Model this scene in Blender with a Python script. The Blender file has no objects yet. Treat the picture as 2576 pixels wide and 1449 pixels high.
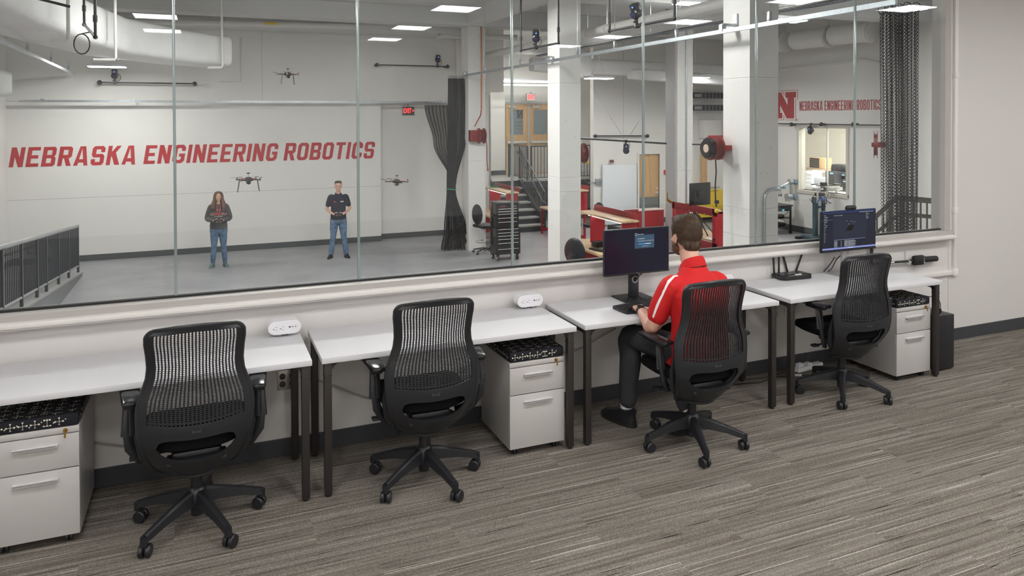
import bpy, bmesh, math, random
from mathutils import Vector, Matrix
random.seed(7)
PI = math.pi
S = bpy.context.scene
COL = S.collection

# ------------------------------------------------------------ camera, world, exposure
F_PX, CY_PX = 1855.81, 320.365
YAW, PITCH, ROLL = 0.3959, -0.0148, -0.0028
CAM = Vector((0.0, -4.4969, 1.9909))
_fw = Vector((math.sin(YAW)*math.cos(PITCH), math.cos(YAW)*math.cos(PITCH), math.sin(PITCH)))
_r = Vector((math.cos(YAW), -math.sin(YAW), 0)); _u = _r.cross(_fw)
_r, _u = _r*math.cos(ROLL)+_u*math.sin(ROLL), -_r*math.sin(ROLL)+_u*math.cos(ROLL)
cd = bpy.data.cameras.new('camera'); cam = bpy.data.objects.new('camera', cd); COL.objects.link(cam)
cd.sensor_width = 36.0; cd.lens = F_PX*36/2576
cd.shift_y = -(724.5-CY_PX)/2576; cd.clip_start = 0.05; cd.clip_end = 200
M = Matrix((( _r.x,_u.x,-_fw.x,CAM.x),(_r.y,_u.y,-_fw.y,CAM.y),(_r.z,_u.z,-_fw.z,CAM.z),(0,0,0,1)))
cam.matrix_world = M; S.camera = cam
w = bpy.data.worlds.new('world'); S.world = w; w.use_nodes = True
w.node_tree.nodes['Background'].inputs[0].default_value = (0.9,0.93,1,1)
w.node_tree.nodes['Background'].inputs[1].default_value = 0.3
S.view_settings.view_transform = 'Standard'; S.view_settings.look = 'None'
S.view_settings.exposure = 0.0; S.view_settings.gamma = 1.0; S.view_settings.use_curve_mapping = False
OFFICE_LIGHT = 37.0      # radiance of the office ceiling panels
LAB_LIGHT = 60.0        # radiance of the lab's LED fixtures
FLR = -1.3              # level of the lab floor

def ray(px, py): return _fw + _r*((px-1288)/F_PX) + _u*((CY_PX-py)/F_PX)
def on(ax, v, px, py):          # the point of the plane axis=v that is seen at a pixel of the photograph
    d = ray(px, py); return CAM + d*((v-CAM[ax])/d[ax])
def aX(v, px, py): return on(0, v, px, py)
def aY(v, px, py): return on(1, v, px, py)
def aZ(v, px, py): return on(2, v, px, py)

# ------------------------------------------------------------ materials
MATS = {}
def mat(name, col, rough=0.6, metal=0.0, spec=0.5, emit=None, es=0, bump=None, mottled=None, coat=0):
    if name in MATS: return MATS[name]
    m = bpy.data.materials.new(name); m.use_nodes = True; nt = m.node_tree; b = nt.nodes['Principled BSDF']
    b.inputs['Base Color'].default_value = (*col, 1); b.inputs['Roughness'].default_value = rough
    b.inputs['Metallic'].default_value = metal; b.inputs['Specular IOR Level'].default_value = spec
    if coat: b.inputs['Coat Weight'].default_value = coat
    if emit: b.inputs['Emission Color'].default_value = (*emit, 1); b.inputs['Emission Strength'].default_value = es
    if bump or mottled:
        tc = nt.nodes.new('ShaderNodeTexCoord')
        if mottled:
            sc, amt = mottled
            n = nt.nodes.new('ShaderNodeTexNoise'); n.inputs['Scale'].default_value = sc; n.inputs['Detail'].default_value = 6
            nt.links.new(tc.outputs['Object'], n.inputs['Vector'])
            mr = nt.nodes.new('ShaderNodeMapRange'); mr.inputs[1].default_value = .3; mr.inputs[2].default_value = .7
            mr.inputs[3].default_value = 1-amt; mr.inputs[4].default_value = 1+amt
            nt.links.new(n.outputs[0], mr.inputs[0])
            mx = nt.nodes.new('ShaderNodeVectorMath'); mx.operation = 'SCALE'; mx.inputs[0].default_value = col
            nt.links.new(mr.outputs[0], mx.inputs['Scale']); nt.links.new(mx.outputs[0], b.inputs['Base Color'])
        if bump:
            sc, st = bump
            n = nt.nodes.new('ShaderNodeTexNoise'); n.inputs['Scale'].default_value = sc; n.inputs['Detail'].default_value = 4
            nt.links.new(tc.outputs['Object'], n.inputs['Vector'])
            bp = nt.nodes.new('ShaderNodeBump'); bp.inputs['Strength'].default_value = st; bp.inputs['Distance'].default_value = .01
            nt.links.new(n.outputs[0], bp.inputs['Height']); nt.links.new(bp.outputs[0], b.inputs['Normal'])
    MATS[name] = m; return m
wall_m = mat('wall_paint', (.64,.61,.585), .75, bump=(120,.08))
office_wall = mat('office_wall_paint', (.62,.60,.583), .7)
lab_wall = mat('lab_wall_paint', (.70,.685,.66), .7)
lab_ceiling = mat('lab_ceiling_paint', (.62,.62,.61), .8)
trim_m = mat('white_trim', (.70,.68,.65), .5)
frame_m = mat('window_frame_paint', (.42,.40,.38), .45)
base_m = mat('rubber_base', (.045,.048,.056), .5)
lab_base = mat('lab_rubber_base', (.075,.083,.09), .5)
black_p = mat('black_plastic', (.014,.015,.018), .36, bump=(400,.06))
black_g = mat('black_gloss', (.012,.012,.014), .16)
black_m = mat('black_matte', (.015,.015,.016), .7)
char_m = mat('charcoal_plastic', (.014,.015,.018), .40, bump=(500,.05))
fab_bk = mat('black_fabric', (.008,.008,.009), .95, spec=.1)
leg_m = mat('bronze_metal', (.036,.032,.03), .42, metal=.35)
desk_m = mat('white_laminate', (.60,.60,.62), .5)
edge_m = mat('desk_edge', (.60,.59,.58), .5)
silver_p = mat('silver_paint', (.53,.515,.50), .38, metal=.15)
cab_side = mat('silver_side', (.47,.46,.46), .33, metal=.3)
hand_m = mat('handle_aluminium', (.66,.66,.66), .35, metal=.3)
white_p = mat('white_plastic', (.80,.80,.83), .28)
grey_p = mat('grey_plastic', (.35,.35,.36), .4)
steel = mat('galvanised_steel', (.46,.50,.53), .3, metal=.85, mottled=(30,.12))
chrome = mat('chrome', (.75,.75,.76), .15, metal=1)
brass = mat('brass', (.55,.36,.1), .3, metal=1)
alu = mat('brushed_aluminium', (.62,.62,.63), .3, metal=.8)
red_m = mat('red_paint', (.36,.018,.025), .33)
reel_red = mat('reel_red', (.20,.014,.016), .35)
red_d = mat('dark_red_paint', (.26,.022,.028), .36)
yellow = mat('yellow_paint', (.75,.52,.03), .4)
rail_m = mat('charcoal_rail_paint', (.04,.046,.056), .4)
rail_top = mat('grey_rail_cap', (.26,.27,.27), .4)
conc_w = None
oak = None
paper = mat('paper_white', (.8,.8,.78), .7)
pvc = mat('white_pvc', (.66,.65,.62), .45)
skin_m = mat('skin', (.60,.34,.255), .5)
copper = mat('copper_pipe', (.42,.17,.08), .35, metal=.7)
green_m = mat('green_cord', (.02,.35,.2), .6)
led = mat('led_tube', (1,1,1), .5, emit=(1,.99,.97), es=LAB_LIGHT)
led_soft = mat('led_strip', (1,1,1), .5, emit=(.93,.95,1), es=7)
panel_l = mat('troffer_diffuser', (1,1,1), .5, emit=(1,.982,.965), es=OFFICE_LIGHT)
blue_led = mat('blue_led', (.02,.05,.4), .4, emit=(.1,.2,1), es=3)
exit_red = mat('exit_letter_red', (.8,.02,.02), .5, emit=(1,.06,.06), es=1.6)

def nodes_mat(name, build):
    m = bpy.data.materials.new(name); m.use_nodes = True
    build(m.node_tree, m.node_tree.nodes['Principled BSDF']); MATS[name] = m; return m
def N(nt, t, **kw):
    n = nt.nodes.new(t)
    for k, v in kw.items(): setattr(n, k, v)
    return n
def ramp(nt, stops):
    r = nt.nodes.new('ShaderNodeValToRGB'); e = r.color_ramp.elements
    while len(e) < len(stops): e.new(.5)
    for i, (p, c) in enumerate(stops): e[i].position = p; e[i].color = (*c, 1)
    return r
def carpet_build(nt, b):            # striped loop carpet: yarn rows run along X, the pattern restarts on every plank
    L = nt.links; tc = N(nt,'ShaderNodeTexCoord'); sp = N(nt,'ShaderNodeSeparateXYZ'); L.new(tc.outputs['Object'], sp.inputs[0])
    def mth(op, a, c=None):
        n = N(nt,'ShaderNodeMath', operation=op)
        for i, v in enumerate((a, c)):
            if v is None: continue
            if isinstance(v, (int, float)): n.inputs[i].default_value = v
            else: L.new(v, n.inputs[i])
        return n.outputs[0]
    row = mth('FLOOR', mth('DIVIDE', sp.outputs[1], .25)); sh = mth('MULTIPLY', mth('FRACT', mth('MULTIPLY', row, .618)), 1.0)
    tile = mth('FLOOR', mth('ADD', sp.outputs[0], sh)); seed = mth('ADD', mth('MULTIPLY', row, 3.17), mth('MULTIPLY', tile, 7.31))
    cb = N(nt,'ShaderNodeCombineXYZ'); L.new(sp.outputs[0], cb.inputs[0]); L.new(sp.outputs[1], cb.inputs[1]); L.new(seed, cb.inputs[2])
    def streak(sx, sy, sd, det=1.5, sz=1):
        mp = N(nt,'ShaderNodeMapping'); mp.inputs['Scale'].default_value = (sx, sy, sz); mp.inputs['Location'].default_value = (sd, sd*1.7, sd*.37)
        L.new(cb.outputs[0], mp.inputs[0]); n = N(nt,'ShaderNodeTexNoise'); n.inputs['Scale'].default_value = 1; n.inputs['Detail'].default_value = det
        L.new(mp.outputs[0], n.inputs['Vector']); return n
    a = streak(.7, 55, 3, 2.5); c = streak(2.6, 120, 11); d = streak(.9, 105, 23); g = streak(300, 300, 5, 3); g2 = streak(110, 160, 9, 2)
    base = ramp(nt, [(.28,(.105,.090,.074)),(.48,(.165,.148,.127)),(.72,(.235,.215,.19))]); L.new(a.outputs[0], base.inputs[0])
    dk = ramp(nt, [(.300,(.05,.05,.05)),(.325,(1,1,1))]); L.new(c.outputs[0], dk.inputs[0])
    lt = ramp(nt, [(.655,(0,0,0)),(.690,(1,1,1))]); L.new(d.outputs[0], lt.inputs[0])
    m1 = N(nt,'ShaderNodeMix', data_type='RGBA', blend_type='MULTIPLY'); m1.inputs[0].default_value = .9
    L.new(base.outputs[0], m1.inputs[6]); L.new(dk.outputs[0], m1.inputs[7])
    m2 = N(nt,'ShaderNodeMix', data_type='RGBA'); m2.inputs[7].default_value = (.44,.41,.37,1)
    L.new(mth('MULTIPLY', lt.outputs[0], .75), m2.inputs[0]); L.new(m1.outputs[2], m2.inputs[6])
    gr = N(nt,'ShaderNodeMapRange'); gr.inputs[1].default_value=.3; gr.inputs[2].default_value=.7; gr.inputs[3].default_value=.45; gr.inputs[4].default_value=1.55
    L.new(g.outputs[0], gr.inputs[0])
    gb = N(nt,'ShaderNodeMapRange'); gb.inputs[1].default_value=.3; gb.inputs[2].default_value=.7; gb.inputs[3].default_value=.80; gb.inputs[4].default_value=1.2
    L.new(g2.outputs[0], gb.inputs[0])
    vs = N(nt,'ShaderNodeVectorMath', operation='SCALE'); L.new(m2.outputs[2], vs.inputs[0]); L.new(mth('MULTIPLY', gr.outputs[0], gb.outputs[0]), vs.inputs['Scale'])
    L.new(vs.outputs[0], b.inputs['Base Color']); b.inputs['Roughness'].default_value = .95; b.inputs['Specular IOR Level'].default_value = .1
    bp = N(nt,'ShaderNodeBump'); bp.inputs['Strength'].default_value=.6; bp.inputs['Distance'].default_value=.004
    L.new(g.outputs[0], bp.inputs['Height']); L.new(bp.outputs[0], b.inputs['Normal'])
carpet = nodes_mat('striped_carpet', carpet_build)
def oak_build(nt, b, c1=(.62,.40,.2), c2=(.46,.27,.12), sc=(3,40,3)):
    L = nt.links; tc = N(nt,'ShaderNodeTexCoord'); mp = N(nt,'ShaderNodeMapping'); mp.inputs['Scale'].default_value = sc
    L.new(tc.outputs['Object'], mp.inputs[0]); n = N(nt,'ShaderNodeTexNoise'); n.inputs['Scale'].default_value = 1; n.inputs['Detail'].default_value = 5
    L.new(mp.outputs[0], n.inputs['Vector']); r = ramp(nt, [(.3,c2),(.7,c1)]); L.new(n.outputs[0], r.inputs[0])
    L.new(r.outputs[0], b.inputs['Base Color']); b.inputs['Roughness'].default_value = .42
oak = nodes_mat('oak_veneer', lambda nt,b: oak_build(nt,b,(.60,.40,.21),(.47,.29,.14),(14,14,1.2)))
block = nodes_mat('butcher_block', lambda nt,b: oak_build(nt,b,(.70,.52,.33),(.46,.30,.16),(28,2,2)))
def conc_build(nt, b):
    L = nt.links; tc = N(nt,'ShaderNodeTexCoord')
    v = N(nt,'ShaderNodeTexVoronoi'); v.inputs['Scale'].default_value = 9; L.new(tc.outputs['Object'], v.inputs['Vector'])
    r = ramp(nt, [(.0,(.12,.115,.11)),(.045,(.16,.15,.15)),(.06,(.70,.69,.67)),(1,(.72,.71,.69))]); L.new(v.outputs['Distance'], r.inputs[0])
    L.new(r.outputs[0], b.inputs['Base Color']); b.inputs['Roughness'].default_value = .7
    n = N(nt,'ShaderNodeTexNoise'); n.inputs['Scale'].default_value = 7; n.inputs['Detail'].default_value = 8; L.new(tc.outputs['Object'], n.inputs['Vector'])
    bp = N(nt,'ShaderNodeBump'); bp.inputs['Strength'].default_value=.25; bp.inputs['Distance'].default_value=.02
    L.new(n.outputs[0], bp.inputs['Height']); L.new(bp.outputs[0], b.inputs['Normal'])
conc_w = nodes_mat('painted_concrete', conc_build)
def labfloor_build(nt, b):
    L = nt.links; tc = N(nt,'ShaderNodeTexCoord')
    n = N(nt,'ShaderNodeTexNoise'); n.inputs['Scale'].default_value = .9; n.inputs['Detail'].default_value = 9; n.inputs['Roughness'].default_value = .65
    L.new(tc.outputs['Object'], n.inputs['Vector'])
    r = ramp(nt, [(.3,(.235,.235,.25)),(.5,(.285,.285,.30)),(.72,(.34,.34,.35))]); L.new(n.outputs[0], r.inputs[0])
    L.new(r.outputs[0], b.inputs['Base Color']); b.inputs['Roughness'].default_value = .5
labfloor = nodes_mat('sealed_concrete_floor', labfloor_build)
def glass_build(nt, b):
    L = nt.links; out = nt.nodes['Material Output']; nt.nodes.remove(b)
    t = N(nt,'ShaderNodeBsdfTransparent'); t.inputs[0].default_value = (.955,.97,.962,1)
    g = N(nt,'ShaderNodeBsdfGlossy'); g.inputs['Roughness'].default_value = 0
    f = N(nt,'ShaderNodeFresnel'); ge = N(nt,'ShaderNodeNewGeometry')
    mr = N(nt,'ShaderNodeMapRange'); mr.inputs[3].default_value = 1.5; mr.inputs[4].default_value = 1/1.5   # both faces of a thin pane reflect alike
    L.new(ge.outputs['Backfacing'], mr.inputs[0]); L.new(mr.outputs[0], f.inputs[0])
    mx = N(nt,'ShaderNodeMixShader'); L.new(f.outputs[0], mx.inputs[0]); L.new(t.outputs[0], mx.inputs[1]); L.new(g.outputs[0], mx.inputs[2])
    L.new(mx.outputs[0], out.inputs[0])
glass = nodes_mat('clear_glass', glass_build)
glass_edge = mat('glass_joint', (.30,.36,.36), .2, metal=.3)
def frost_build(nt, b):
    b.inputs['Base Color'].default_value = (.20,.235,.25,1); b.inputs['Roughness'].default_value = .35
frost = nodes_mat('frosted_glass', frost_build)

# ------------------------------------------------------------ mesh helpers
class B:
    def __init__(s): s.bm = bmesh.new()
    def quad(s, pts):
        vs = [s.bm.verts.new(p) for p in pts]; s.bm.faces.new(vs); return s
    def box(s, x0, x1, y0, y1, z0, z1, bev=0, rot=None, at=None):
        t = bmesh.new()
        vs = [t.verts.new((x,y,z)) for z in (z0,z1) for y in (y0,y1) for x in (x0,x1)]
        for f in ((0,2,3,1),(4,5,7,6),(0,1,5,4),(2,6,7,3),(0,4,6,2),(1,3,7,5)): t.faces.new([vs[i] for i in f])
        if bev: bmesh.ops.bevel(t, geom=t.edges[:], offset=bev, segments=2, affect='EDGES', profile=.5)
        s._join(t, rot, at); return s
    def _join(s, t, rot=None, at=None):
        if rot is not None: bmesh.ops.transform(t, matrix=rot.to_4x4() if len(rot) == 3 else rot, verts=t.verts)
        if at is not None: bmesh.ops.translate(t, vec=at, verts=t.verts)
        me = bpy.data.meshes.new('t'); t.to_mesh(me); t.free(); s.bm.from_mesh(me); bpy.data.meshes.remove(me)
    def tube(s, pts, r, seg=10, cap=True, sx=1.0):
        pts = [Vector(p) for p in pts]; n = len(pts)
        rs = r if isinstance(r, (list, tuple)) else [r]*n
        tang = []
        for i in range(n):
            a = pts[max(i-1,0)]; b = pts[min(i+1,n-1)]; d = (b-a); tang.append(d.normalized() if d.length > 1e-9 else Vector((0,0,1)))
        ref = Vector((0,0,1)) if abs(tang[0].z) < .9 else Vector((1,0,0))
        rings = []
        for i in range(n):
            t = tang[i]; ref = (ref - t*ref.dot(t))
            if ref.length < 1e-6: ref = Vector((1,0,0)) - t*t.x
            ref.normalize(); bi = t.cross(ref)
            rings.append([s.bm.verts.new(pts[i]+(ref*math.cos(2*PI*k/seg)+bi*math.sin(2*PI*k/seg)*sx)*rs[i]) for k in range(seg)])
        for i in range(n-1):
            for k in range(seg):
                s.bm.faces.new((rings[i][k], rings[i][(k+1)%seg], rings[i+1][(k+1)%seg], rings[i+1][k]))
        if cap: s.bm.faces.new(rings[0][::-1]); s.bm.faces.new(rings[-1])
        return s
    def cyl(s, a, b, r, seg=16, r2=None): return s.tube([a,b], [r, r if r2 is None else r2], seg)
    def lathe(s, prof, seg=24, at=(0,0,0), rot=None):     # prof: (radius, z)
        t = bmesh.new(); rings = []
        for r, z in prof:
            rings.append([t.verts.new((max(r,1e-5)*math.cos(2*PI*k/seg), max(r,1e-5)*math.sin(2*PI*k/seg), z)) for k in range(seg)])
        for i in range(len(rings)-1):
            for k in range(seg): t.faces.new((rings[i][k], rings[i][(k+1)%seg], rings[i+1][(k+1)%seg], rings[i+1][k]))
        t.faces.new(rings[0][::-1]); t.faces.new(rings[-1]); s._join(t, rot, at); return s
    def prism(s, poly, h, mtx=None):          # polygon in XY extruded by h along +Z, then placed with a matrix
        t = bmesh.new(); a = [t.verts.new((p[0],p[1],0)) for p in poly]; b = [t.verts.new((p[0],p[1],h)) for p in poly]
        n = len(poly); fa = t.faces.new(a[::-1]); fb = t.faces.new(b)
        for i in range(n): t.faces.new((a[i], a[(i+1)%n], b[(i+1)%n], b[i]))
        bmesh.ops.triangulate(t, faces=[fa, fb]); s._join(t, mtx); return s
    def ball(s, c, r, seg=14, sc=(1,1,1)):
        t = bmesh.new(); bmesh.ops.create_uvsphere(t, u_segments=seg, v_segments=max(6,seg//2), radius=r)
        bmesh.ops.scale(t, vec=sc, verts=t.verts); s._join(t, None, Vector(c)); return s
    def xf(s, m): bmesh.ops.transform(s.bm, matrix=m, verts=s.bm.verts); return s
def obj(name, b, m, parent=None, smooth=True, label=None):
    bm = b.bm if isinstance(b, B) else b
    bmesh.ops.recalc_face_normals(bm, faces=bm.faces[:])
    me = bpy.data.meshes.new(name); bm.to_mesh(me); bm.free()
    if smooth:
        me.polygons.foreach_set('use_smooth', [True]*len(me.polygons)); me.set_sharp_from_angle(angle=math.radians(38))
    me.materials.append(m); o = bpy.data.objects.new(name, me); COL.objects.link(o)
    if parent is not None: o.parent = parent
    if label: o['label'] = label
    return o
def tag(o, label, cat, group=None, kind=None):
    o['label'] = label; o['category'] = cat
    if group: o['group'] = group
    if kind: o['kind'] = kind
    return o
def thing(name, label, cat, loc=(0,0,0), rz=0, group=None):
    o = bpy.data.objects.new(name, None); COL.objects.link(o); o.location = loc; o.rotation_euler = (0,0,rz); o.empty_display_size = .1
    return tag(o, label, cat, group)
def struct(name, b, m, parent=None, smooth=False):
    o = obj(name, b, m, parent, smooth)
    if parent is None: o['kind'] = 'structure'
    return o
def copy_tree(o, parent=None):
    c = o.copy(); COL.objects.link(c); c.parent = parent
    for ch in [x for x in o.children]: copy_tree(ch, c)
    return c
def dup(root, loc, rz, label, group=None):
    c = copy_tree(root); c.location = loc; c.rotation_euler = (0,0,rz); c['label'] = label
    if group: c['group'] = group
    return c
def T(x,y,z): return Matrix.Translation((x,y,z))
def R(a, ax): return Matrix.Rotation(a, 4, ax)
def text_obj(name, s, size, m, parent, mtx, ext=.0008, bold=0, sx=1.0, align='CENTER'):
    cu = bpy.data.curves.new('t','FONT'); cu.body = s; cu.size = size; cu.extrude = ext; cu.offset = bold; cu.align_x = align; cu.align_y = 'CENTER'
    cu.resolution_u = 2
    o = bpy.data.objects.new('t', cu); COL.objects.link(o); dg = bpy.context.evaluated_depsgraph_get()
    me = bpy.data.meshes.new_from_object(o.evaluated_get(dg)); bpy.data.objects.remove(o)
    me.transform(mtx @ Matrix.Diagonal((sx,1,1,1))); me.materials.clear(); me.materials.append(m)
    r = bpy.data.objects.new(name, me); COL.objects.link(r); r.name = name
    if parent is not None: r.parent = parent
    return r
# ------------------------------------------------------------ THE SETTING: office
struct('floor', B().box(-5,10,-9.5,0,-.06,0), carpet)
struct('ceiling', B().box(-5,10,-9.5,.2,3.4,3.5), mat('office_ceiling', (.86,.85,.84), .8))
struct('wall_back', B().box(-5,10,-9.6,-9.5,0,3.4), mat('rear_wall_paint',(.82,.81,.79),.8))
struct('wall_left', B().box(-5.1,-5,-9.6,.2,0,3.4), office_wall)
struct('wall_right', B().box(10,10.1,-9.6,.2,0,3.4), office_wall)
WX1, WZ0, WZ1, GY = 5.975, .99, 3.2, .035
wf = B()
wf.box(-5,WX1+.07,0,.15,FLR,.93); wf.box(WX1+.07,10,0,.15,FLR,3.4); wf.box(-5,WX1+.07,0,.15,WZ1,3.4)
struct('wall_front', wf, office_wall)
bb = B()
for a, b_ in ((-5,-2.2),(-2.2,1.1),(1.1,4.4),(4.4,7.7),(7.7,10)): bb.box(a+.0007,b_-.0007,-.010,0,.0,.104,.002)
struct('baseboard_front', bb, base_m)
struct('baseboard_right', B().box(9.99,10,-9.5,-.01,0,.104), base_m)
lg = B(); lg.box(-5,WX1+.065,-.082,.02,.915,.946,.009); lg.box(-5,WX1+.05,-.062,0,.903,.915,.003)
struct('trim_1', lg, trim_m, smooth=True)
struct('trim_2', B().box(6.037,6.0395,-.001,.004,.104,.92), mat('dark_joint',(.25,.24,.23),.8))  # thin dark seam between two wall panels
# window: frame, seven panes, steel joints
win = B(); win.box(-5,WX1+.07,-.046,.12,.93,.982,.003); win.box(-5,WX1+.07,-.01,.12,WZ1-.05,WZ1)
win.box(WX1,WX1+.07,-.012,.12,.98,WZ1,.003)
wroot = struct('window_1', win, frame_m)
obj('glazing_channel', B().box(-5,WX1,GY-.012,GY+.02,.978,.994), black_m, wroot, False)
MX = [-.1509+1.0227*k for k in range(-5,6)]
edges = [-5]+[m for m in MX if m > -4.9]+[WX1]
for a, b_ in zip(edges[:-1], edges[1:]):
    obj('pane', B().box(a+.004,b_-.004,GY-.004,GY+.004,.99,WZ1-.03), glass, wroot, False)
for m in edges[1:-1]:
    obj('pane_joint', B().box(m-.0075,m+.0075,GY-.008,GY+.008,.985,WZ1-.03,.002), glass_edge, wroot)
# surface raceway on the office wall
rc = B(); rc.box(6.085,6.125,-.024,0,.625,3.4,.004); rc.box(6.065,6.13,-.034,0,.575,.64,.008); rc.box(4.2,6.08,-.024,0,.585,.625,.004)
for z in (1.13,2.32): rc.box(6.08,6.13,-.029,0,z,z+.05,.004)
tag(obj('cable_raceway', rc, mat('raceway_plastic',(.74,.72,.70),.4)), 'white plastic cable raceway running down and along the wall beside the window end', 'raceway')
# office ceiling panels (seen mirrored in the glass)
k = 0
for y in (-2.35,-4.55,-6.75,-8.6):
    for x in (-4.2,-.6,1.2,3.02,4.85,6.65,8.5) if y in (-2.35,) else (-4.2,-.6,3.02,6.65):
        pos = ['nearest row to the window','second row from the window','third row from the window','row by the rear wall'][(-2.35,-4.55,-6.75,-8.6).index(y)]
        at_ = {-4.2:'left of the first desk',-.6:'over the first chair',1.2:'over the second chair',3.02:'over the red shirted man',4.85:'over the last desk',6.65:'just right of the last desk',8.5:'far right of the desks'}[x]
        t = thing('ceiling_light', 'square ceiling panel, '+pos+', '+at_, 'ceiling light', (x,y,3.4), 0, 'office ceiling panels')
        fr = B(); 
        for q in ((-.31,.31,-.31,-.27),(-.31,.31,.27,.31),(-.31,-.27,-.27,.27),(.27,.31,-.27,.27)): fr.box(*q,-.02,.0)
        obj('frame', fr, white_p, t, False); obj('diffuser', B().box(-.27,.27,-.27,.27,-.012,-.002), panel_l, t, False); k += 1

# ------------------------------------------------------------ THE SETTING: robotics lab below the window
FY = 14.85; XL = -4.02; XR = 15.5
struct('floor_lab', B().box(XL-.2,22,.15,19.2,FLR-.1,FLR), labfloor)
struct('wall_lab_left', B().box(XL-.2,XL,.15,15.4,FLR,4.7), lab_wall)
fw = B(); fw.box(XL,4.32,FY,FY+.6,FLR,2.355); fw.box(XL,6.42,FY+.3,FY+.6,FLR,4.7); fw.box(XL,6.42,FY,FY+.3,2.36,4.7); fw.box(6.42,7.55,FY+.3,FY+.5,FLR,4.7)
struct('wall_lab_far', fw, lab_wall)
gv = B()
for x in (1.35,): gv.box(x-.004,x+.004,FY-.003,FY+.001,2.4,4.14)
gv.box(XL,4.32,FY-.003,FY+.001,.155,.163)
struct('trim_3', gv, mat('wall_reveal',(.36,.35,.34),.8))
lb = B(); lb.box(XL,4.335,FY-.02,FY,FLR,FLR+.14,.003); lb.box(4.335,7.5,FY+.28,FY+.3,FLR,FLR+.14,.003); lb.box(XL,XL+.02,.2,FY,FLR,FLR+.14)
lb.box(XR-.02,XR,.2,14.8,FLR,FLR+.17); lb.box(10.8,XR,14.78,14.8,FLR,FLR+.15)
struct('baseboard_lab', lb, lab_base)
wr = B()      # right wall with its window opening
ny0, ny1, nz0, nz1 = 9.903, 11.57, -.09, 1.65
wr.box(XR,XR+.2,.15,ny0,FLR,4.7); wr.box(XR,XR+.2,ny1,15,FLR,4.7); wr.box(XR,XR+.2,ny0,ny1,FLR,nz0); wr.box(XR,XR+.2,ny0,ny1,nz1,4.7)
struct('wall_lab_right', wr, lab_wall)
# whiteboard wall with its door opening
dx0, dx1, dz1 = 12.26, 13.0, .82
wb = B(); wb.box(10.69,dx0,14.8,15.0,FLR,4.7); wb.box(dx1,XR+.2,14.8,15.0,FLR,4.7); wb.box(dx0,dx1,14.8,15.0,dz1,4.7); wb.box(13.2,13.4,15.0,19.1,FLR,4.7)
struct('wall_lab_back', wb, lab_wall)
for i, x in enumerate((11.72,)):
    struct('trim_4', B().box(x-.004,x+.004,14.797,14.801,dz1+.3,4.3), mat('wall_reveal',(.36,.35,.34),.8))
# stair hall behind
st = B(); st.box(7.3,13.2,18.9,19.1,FLR,4.7); st.box(7.2,7.3,15.3,19.1,FLR,4.7); st.box(7.3,9.4,18.6,18.9,FLR,4.7)
struct('wall_stair_hall', st, mat('stair_hall_paint',(.72,.70,.66),.7,bump=(30,.15)))
struct('baseboard_stair', B().box(7.3,9.41,18.585,18.6,0.02,.17), lab_base)
# ceiling slab and beams
ce = B(); ce.box(XL-.2,22,.15,19.2,4.6,4.7); struct('ceiling_lab', ce, lab_ceiling)
for y0, y1, z, x0, x1 in ((12.4,12.95,4.2,XL,XR),(13.6,14.85,4.13,XL,6.42),(7.4,8.05,4.15,XL,XR),(2.4,3.0,4.15,XL,XR)):
    o = obj('ceiling_beam', B().box(x0,x1,y0,y1,z,4.6,.01), lab_ceiling, None, False)
    lab = {12.4:'deep white ceiling beam in front of the far lab wall',13.6:'low white concrete ceiling beam against the far lab wall, dotted with holes',7.4:'white ceiling beam meeting the middle concrete column',2.4:'white ceiling beam meeting the nearest concrete column'}[y0]
    tag(o, lab, 'beam')
o = obj('ceiling_beam', B().box(5.9,6.4,.3,12.5,4.25,4.6,.01), lab_ceiling, None, False); tag(o, 'long white ceiling beam running over the row of concrete columns', 'beam')
o = obj('header_beam', B().box(6.4,7.8,14.75,15.1,2.68,4.6,.008), lab_wall, None, False); tag(o, 'white boxed header above the opening to the stair hall', 'beam')
# columns: painted concrete, pour lines as geometry
def column(x, y, wx, wy, label, lines=()):
    t = thing('column', label, 'column', (x,y,FLR))
    cuts = [0]+[z-FLR for z in lines]+[5.9]
    for a, b_ in zip(cuts[:-1], cuts[1:]):
        bb = B().box(0,wx,0,wy,a+(.0015 if a else 0),b_-.0015); obj('pour_section', bb, conc_w, t, False)
    return t
c3 = column(5.95,2.46,.43,.48,'large white painted concrete column nearest the glass, behind the seated man',(.55,.88,2.45))
c1 = column(5.95,7.5,.43,.5,'white painted concrete column between the tool chest and the tall whiteboard',(.62,.88,2.6))
c0 = column(5.98,12.58,.44,.5,'white painted concrete column behind the gathered black net',(.9,2.9))
c2 = column(9.92,9.5,.42,.42,'grey edged concrete column left of the back-turned monitor',(.75,))
obj('conduit', B().tube([(.23,-.02,.1),(.23,-.02,5.8)],.016,8), steel, c2)
obj('channel_cover', B().box(-.05,0,.02,.4,0,5.8,.004), mat('column_cover',(.42,.41,.41),.5), c2, False)
c4 = column(14.2,7.5,.8,.24,'white concrete pilaster at the right wall behind the netting',(1.0,))
obj('conduit', B().tube([(.04,-.02,.1),(.04,-.02,5.8)],.02,8), steel, c4)
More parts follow.
